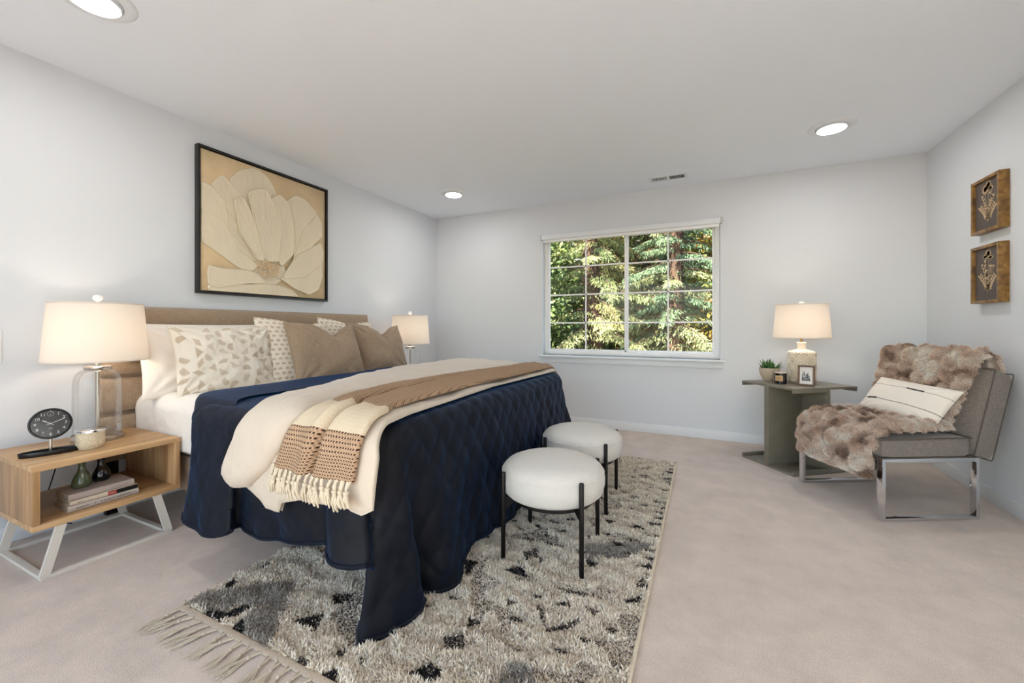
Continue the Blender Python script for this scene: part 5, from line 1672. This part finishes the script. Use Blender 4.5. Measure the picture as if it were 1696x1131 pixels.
pf = thing('photo_frame', 'small walnut frame with a black and white picture leaning before the ceramic lamp', 'picture frame', on_table(.225, .130), 0)
fdir = Vector((-.30, -.95, 0)).normalized()          # faces the camera side
rt = Vector((-fdir.y, fdir.x, 0)); upv = (Vector((0, 0, 1)) - fdir * .10).normalized()
FXf = frame_xf((0, 0, 0), rt, upv)
w2, h2, ft = .052, .150, .012
b = MB()
for lo, hi in (((-w2, 0, -ft), (-w2 + ft, h2, ft * .6)), ((w2 - ft, 0, -ft), (w2, h2, ft * .6)), ((-w2 + ft, 0, -ft), (w2 - ft, ft, ft * .6)), ((-w2 + ft, h2 - ft, -ft), (w2 - ft, h2, ft * .6))):
    b.box(lo, hi, .001, 1, FXf)
b.box((-w2 + ft, ft, -ft), (w2 - ft, h2 - ft, -.004), 0, 1, FXf)
b.build('frame', M['walnut'], pf)
b = MB()
b.box((-w2 + ft, ft, -.004), (w2 - ft, h2 - ft, -.001), 0, 1, FXf, 0)
r = random.Random(9)
for k in range(46):
    x = r.uniform(-.024, .024); y = r.uniform(.042, .078); hgt_ = r.uniform(.006, .040) * (1 - abs(x) / .04); ww = r.uniform(.001, .004)
    b.box((x - ww, y, -.001), (x + ww, min(.115, y + hgt_), -.0006 + k * 1e-6), 0, 1, FXf, 1 + (k % 2))
b.box((-.027, .036, -.001), (.027, .044, -.0005), 0, 1, FXf, 2)
b.build('print', [mat('white_mount', lin(232, 230, 226), .7), mat('print_grey', lin(120, 126, 134), .7), mat('print_dark', lin(66, 70, 78), .7)], pf, smooth=False)
MB().box((-.012, 0.004, -.05), (.012, .10, -.047), .001, 1, FXf @ Matrix.Rotation(-.0, 4, 'X')).build('easel_back', M['walnut'], pf)

# ------------------------------------------------------------------ two botanical prints on the right wall
def botanical(label, yc, z0, z1, seed):
    t = thing('framed_print', label, 'picture frame', (W, yc, z0), 0, 'botanical prints on the right wall')
    hw_, hz, D, f = .138, (z1 - z0), .046, .018
    b = MB()
    for lo, hi in (((-D, -hw_, 0), (0, -hw_ + f, hz)), ((-D, hw_ - f, 0), (0, hw_, hz)), ((-D, -hw_ + f, 0), (0, hw_ - f, f)), ((-D, -hw_ + f, hz - f), (0, hw_ - f, hz))):
        b.box(lo, hi, .0015, 2)
    b.build('frame', M['gold_frame'], t)
    b = MB()
    b.box((-D + .016, -hw_ + f, f), (-D + .022, hw_ - f, hz - f), 0, 1, None, 0)
    r = random.Random(seed)
    FXp = frame_xf((-D + .0155, 0, f), (0, -1, 0), (0, 0, 1))
    base = Vector((.006 - hw_ * 0, .040, 0))
    def stem(p0, p1, bend, w=.0014):
        q = []
        for k in range(9):
            s = k / 8
            p = p0.lerp(p1, s) + Vector((bend * math.sin(PI * s), 0, 0)); q.append(p)
        for a_, c_ in zip(q[:-1], q[1:]):
            d = (c_ - a_).normalized(); nn = Vector((-d.y, d.x, 0)) * w
            b.add(apply_xf(FXp, [(a_ - nn)[:], (a_ + nn)[:], (c_ + nn)[:], (c_ - nn)[:]]), [(0, 3, 2, 1)], 1)
        return q
    def leafq(p, ang, L_, w):
        L_ *= 1.35; w *= 1.3
        d = Vector((math.cos(ang), math.sin(ang), 0)); nn = Vector((-d.y, d.x, 0)) * w
        V = [p, p + d * L_ * .35 + nn, p + d * L_ * .75 + nn * .8, p + d * L_, p + d * L_ * .75 - nn * .8, p + d * L_ * .35 - nn]
        b.add(apply_xf(FXp, [v[:] for v in V]), [(0, 5, 4, 3, 2, 1)], 1)
    tips = [(-.050, .20, .012), (-.022, .245, -.006), (.008, .265, .004), (.034, .235, .008), (.058, .185, -.010), (-.068, .14, .012), (.070, .13, -.012)]
    for i, (tx, ty, bd) in enumerate(tips):
        ty *= hz / .335
        q = stem(base + Vector((r.uniform(-.006, .006), 0, 0)), Vector((tx, ty, 0)), bd)
        tip = q[-1]
        if i in (2,) or (seed % 2 and i == 1):
            for k in range(11): leafq(tip + Vector((0, .0, 0)), 2 * PI * k / 11, .024, .0045)
            for k in range(9): leafq(tip + Vector((.002, .004, 0)), 2 * PI * k / 9 + .3, .014, .004)
        elif i in (0, 4):
            for k in range(8):
                p = q[1 + k] if k < 8 else tip
                for s in (-1, 1): leafq(p, PI / 2 - s * (1.0 - .05 * k), .022 * (1 - .06 * k), .0036)
        elif i in (5, 6):
            for k in range(2, 9):
                for s in (-1, 1): leafq(q[k], math.atan2(ty, tx) - s * .9, .020, .0042)
        else:
            for k in range(4, 9):
                leafq(q[k], r.uniform(.3, 2.8), .016, .005); leafq(q[k], r.uniform(.3, 2.8), .013, .005)
            for k in range(5): leafq(tip, PI / 2 + (k - 2) * .55, .018, .005)
    b.build('print', [M['print_brown'], M['print_gold']], t, smooth=False)
M['print_brown'] = mat('dark_taupe_print', lin(88, 78, 72), .6)
M['print_gold'] = mat('pale_gold_print', lin(206, 176, 136), .6)
botanical('upper of two gold framed prints of pale wildflowers on the right wall', 3.478, 1.640, 1.972, 3)
botanical('lower of two gold framed prints of pale wildflowers on the right wall', 3.480, 1.208, 1.560, 6)

# ------------------------------------------------------------------ armless chair
CH_LOC = (4.078, 3.268, 0.0); CH_RZ = math.radians(208.36)
ch = thing('armless_chair', 'grey upholstered armless chair on square chrome legs by the right wall', 'chair', CH_LOC, CH_RZ)
# local +x faces the room, +y is the side nearer the camera
def soft_box(lo, hi, Mx=None, dome=.012, bev=.018):
    b = MB()
    bm = bmesh.new(); bmesh.ops.create_cube(bm, size=1)
    bmesh.ops.subdivide_edges(bm, edges=bm.edges[:], cuts=9, use_grid_fill=True)
    lo = Vector(lo); hi = Vector(hi); c = (lo + hi) / 2; s = (hi - lo) / 2
    for v in bm.verts:
        p = v.co * 2
        q = Vector((p.x, p.y, p.z))
        # rounded edges by a superellipsoid pull
        k = (abs(p.x) ** 14 + abs(p.y) ** 14 + abs(p.z) ** 14) ** (1 / 14)
        q = p / k
        d = (1 - p.x ** 2) * (1 - p.y ** 2) if abs(p.z) > .99 else ((1 - p.y ** 2) * (1 - p.z ** 2) if abs(p.x) > .99 else 0)
        co = Vector((c.x + q.x * s.x, c.y + q.y * s.y, c.z + q.z * s.z))
        if abs(p.z) > .99: co.z += math.copysign(dome * d, p.z) * (1 if p.z > 0 else .2)
        elif abs(p.x) > .99: co.x += math.copysign(dome * d, p.x) * .7
        v.co = co
    if Mx is not None: bmesh.ops.transform(bm, matrix=Mx, verts=bm.verts)
    bm.verts.ensure_lookup_table()
    V = [v.co[:] for v in bm.verts]; F = [[v.index for v in f.verts] for f in bm.faces]
    bm.free(); b.add(V, F)
    return b
seat = soft_box((-.245, -.302, .343), (.288, .302, .452)).build('seat', M['chair_fab'], ch, angle=50)
def rect_loop(x0, x1, y0, y1, z, rr_=.02):
    pts = []
    for cx, cy_, a0 in ((x1 - rr_, y1 - rr_, 0), (x0 + rr_, y1 - rr_, PI / 2), (x0 + rr_, y0 + rr_, PI), (x1 - rr_, y0 + rr_, 1.5 * PI)):
        for k in range(5):
            a = a0 + k / 4 * PI / 2; pts.append((cx + rr_ * math.cos(a), cy_ + rr_ * math.sin(a), z))
    return pts
for z in (.4505, .346):
    b = MB(); b.tube(rect_loop(-.242, .286, -.300, .300, z, .011), .0035, 6, closed=True); b.build('seat_piping', M['piping'], seat)
ML = Matrix.Translation((-.245, 0, .345)) @ Matrix.Rotation(math.radians(-15), 4, 'Y')
back = soft_box((-.118, -.302, .0), (.0, .302, .505), ML, dome=.012).build('backrest', M['chair_fab'], ch, angle=50)
for x in (-.003, -.115):
    loop = [(x, q[0], q[1]) for q in [(p[1], p[0]) for p in rect_loop(.005, .500, -.298, .298, 0, .010)]]
    b = MB(); b.tube([(ML @ Vector(p))[:] for p in loop], .0035, 6, closed=True); b.build('back_piping', M['piping'], back)
for s in (-1, 1):
    y = s * .283
    b = MB(); w, th = .034, .020
    for lo, hi in (((.283 - th, y - w / 2, 0), (.283, y + w / 2, .342)), ((-.283, y - w / 2, 0), (-.283 + th, y + w / 2, .342)), ((-.283 + th, y - w / 2, .320), (.283 - th, y + w / 2, .342)), ((-.283 + th, y - w / 2, 0), (.283 - th, y + w / 2, .018))):
        b.box(lo, hi, .002, 2)
    b.build('leg_frame', M['chrome'], ch)
b = MB()
for x in (.255, -.255): b.box((x - .012, -.266, .322), (x + .012, .266, .342), .002, 1)
b.build('cross_rail', M['chrome'], ch)

# ------------------------------------------------------------------ faux fur throw over the chair
ft_ = tag(bpy.data.objects.new('fur_throw', None), 'brown and cream faux fur throw spread over the back and seat of the grey chair', 'throw blanket')
COL.objects.link(ft_); ft_.location = CH_LOC; ft_.rotation_euler = (0, 0, CH_RZ)
path = [(-.492, .72), (-.494, .77), (-.497, .81), (-.492, .848), (-.465, .878), (-.42, .882), (-.368, .868), (-.345, .80), (-.318, .70), (-.290, .60), (-.266, .51), (-.235, .474), (-.17, .468), (-.05, .472), (.10, .474), (.22, .470), (.278, .452), (.308, .40), (.314, .34), (.312, .28), (.308, .232)]
pp_ = np.array([(a, 0, c) for a, c in path])
tq = np.linspace(0, len(path) - 1, 260)
pc = catmull(pp_, tq)[:, [0, 2]]
arc = np.r_[0, np.cumsum(np.linalg.norm(np.diff(pc, axis=0), axis=1))]
NP = 240
s_ = np.linspace(0, arc[-1], NP)
pc = np.stack([np.interp(s_, arc, pc[:, 0]), np.interp(s_, arc, pc[:, 1])], 1)
tg = np.gradient(pc, axis=0); tg /= np.linalg.norm(tg, axis=1, keepdims=True)
nm = np.stack([-tg[:, 1], tg[:, 0]], 1)       # outward (checked below)
mid_i = np.argmin(np.abs(pc[:, 0] - .05) + np.abs(pc[:, 1] - .47))
if nm[mid_i, 1] < 0: nm = -nm
tot = arc[-1]
a_top = s_[np.argmax(pc[:, 1])]
a_bot = s_[np.argmin(np.abs(pc[:, 0] + .25) + np.abs(pc[:, 1] - .49))]
a_fr = s_[np.argmin(np.abs(pc[:, 0] - .29) + np.abs(pc[:, 1] - .43))]
near_b = np.interp(s_, [0, a_top, a_top + .05, (a_top + a_bot) / 2, a_bot, a_bot + .06, (a_bot + a_fr) / 2, a_fr, tot], [.20, .24, .25, .215, .17, .225, .265, .285, .265])
far_b = np.interp(s_, [0, a_top, a_bot, a_fr, tot], [-.31, -.33, -.31, -.25, -.23])
NQ = 110
G = np.zeros((NP, NQ, 3)); Nn = np.zeros((NP, NQ, 3))
vq = np.linspace(0, 1, NQ)
cw, cp_ = .083, .078
for i in range(NP):
    wob = .010 * np.sin(s_[i] * 2 * PI / cp_)
    y = far_b[i] - wob + (near_b[i] + 2 * wob - far_b[i]) * vq
    wp = fbm(np.stack([np.full(NQ, s_[i]), y, 0 * y], 1), 8, 91, 2) * .022
    colid = (y + wp) / cw
    sv = s_[i] + .7 * wp[::-1] + .012 * np.sin(y * 23)
    k = np.floor(colid)
    hgt_ = .050 * (np.abs(np.sin(PI * colid)) * np.abs(np.sin(PI * (sv / cp_ + .5 * (k % 2))))) ** .55
    rim = np.minimum(1, np.minimum(vq, 1 - vq) * 14); rim = np.sqrt(rim)
    endf = min(1, (tot - s_[i]) / .02, s_[i] / .02) ** .5
    if s_[i] < a_top: hgt_ = hgt_ * .25
    off = .006 + hgt_ * rim * max(.2, endf) + .004
    G[i, :, 0] = pc[i, 0] + nm[i, 0] * off; G[i, :, 1] = y; G[i, :, 2] = pc[i, 1] + nm[i, 1] * off
d1 = np.gradient(G, axis=0); d2 = np.gradient(G, axis=1)
Nn = np.cross(d1, d2); Nn /= np.linalg.norm(Nn, axis=2, keepdims=True) + 1e-12
if Nn[mid_i, NQ // 2, 2] < 0: Nn = -Nn
def fur_cols(P, extra=None):
    a = fbm(P, 9, 71, 3); c_ = fbm(P, 26, 75, 2)
    br = np.array(lin(176, 140, 116)[:3]); tp = np.array(lin(220, 196, 178)[:3]); cr = np.array(lin(250, 238, 226)[:3]); dk = np.array(lin(110, 84, 68)[:3])
    t = np.clip(.55 + .8 * a + .35 * c_ + (0 if extra is None else extra), 0, 1)[:, None]
    c0 = np.where(t < .5, br + (tp - br) * (t * 2), tp + (cr - tp) * (t * 2 - 1))
    dkm = np.clip((-.18 - a) * 5, 0, .7)[:, None]
    return c0 * (1 - dkm) + dk * dkm
b = MB(); b.grid(G)
# each tuft has its own tone, darker on its crown
Kc = np.floor(G[..., 1] / cw).astype(int); Ks = np.floor(s_[:, None] / cp_ + .5 * (Kc % 2)).astype(int)
tone = (((Kc * 7919 + Ks * 104729) % 97) / 97.0 - .5) * .26
crown = np.abs(np.sin(PI * G[..., 1] / cw)) * np.abs(np.sin(PI * (s_[:, None] / cp_ + .5 * (Kc % 2))))
extra_t = (tone - .26 * (crown - .45))
bc = fur_cols(G.reshape(-1, 3), extra_t.ravel())
fo = b.build('hide', M['fur'], ft_, col=bc * .85, angle=180)
m = fo.modifiers.new('thickness', 'SOLIDIFY'); m.thickness = .006; m.offset = -1
NF = 210000
area = np.linalg.norm(np.cross(d1, d2), axis=2); pr = (area / area.sum()).ravel()
ids = rng.choice(NP * NQ, NF, p=pr)
ii, jj = ids // NQ, ids % NQ
base = G[ii, jj] + d1[ii, jj] * rng.uniform(-.5, .5, (NF, 1)) + d2[ii, jj] * rng.uniform(-.5, .5, (NF, 1))
nn = Nn[ii, jj]
flow = d1[ii, jj] / (np.linalg.norm(d1[ii, jj], axis=1, keepdims=True) + 1e-9)
D = nn + flow * .45 + rng.normal(size=(NF, 3)) * .35 + np.stack([fbm(base, 14, 81, 1), fbm(base, 14, 82, 1), fbm(base, 14, 83, 1)], 1) * .6
D /= np.linalg.norm(D, axis=1, keepdims=True)
cF = fur_cols(base, extra_t[ii, jj]) * (.8 + .4 * rng.random((NF, 1)))
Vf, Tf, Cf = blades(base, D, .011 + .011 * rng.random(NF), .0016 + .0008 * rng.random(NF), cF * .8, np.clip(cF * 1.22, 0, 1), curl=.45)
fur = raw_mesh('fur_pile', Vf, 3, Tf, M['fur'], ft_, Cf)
fur['kind'] = 'stuff'

# ------------------------------------------------------------------ lumbar cushion
C_LW = np.array(lin(236, 228, 216)[:3]); C_LB = np.array(lin(38, 34, 34)[:3])
def lumbar_pattern(X, Y):
    m = np.zeros(X.shape)
    l1 = np.abs(Y - .062) < .0022; m = np.maximum(m, l1 * .75)
    l2 = np.abs(Y + .052) < .0022; m = np.maximum(m, l2 * .75)
    m = np.maximum(m, (np.abs(Y - .062 ) < .0055) * ((X > .02) & (X < .12)) * 1.0)
    m = np.maximum(m, (np.abs(Y + .052) < .0055) * ((X < -.12) & (X > -.20)) * 1.0)
    return smooth_cols(m, C_LW, C_LB)
def ch_dir(x, y, z=0):
    return Matrix.Rotation(CH_RZ, 3, 'Z') @ Vector((x, y, z))
rt_ = ch_dir(.02, 1, -.05).normalized(); up_ = ch_dir(-.60, .06, .78).normalized()
cpos = Vector(CH_LOC) + ch_dir(-.185, -.015, .600)
lp = place_pillow('lumbar_pillow', 'white lumbar cushion with thin black stitched stripes on the fur covered chair', 'pillow', cpos, rt_, up_, .50, .27, .135, M['patterned'], None, colfun=lumbar_pattern, n=240, seed=15, wr=.010)
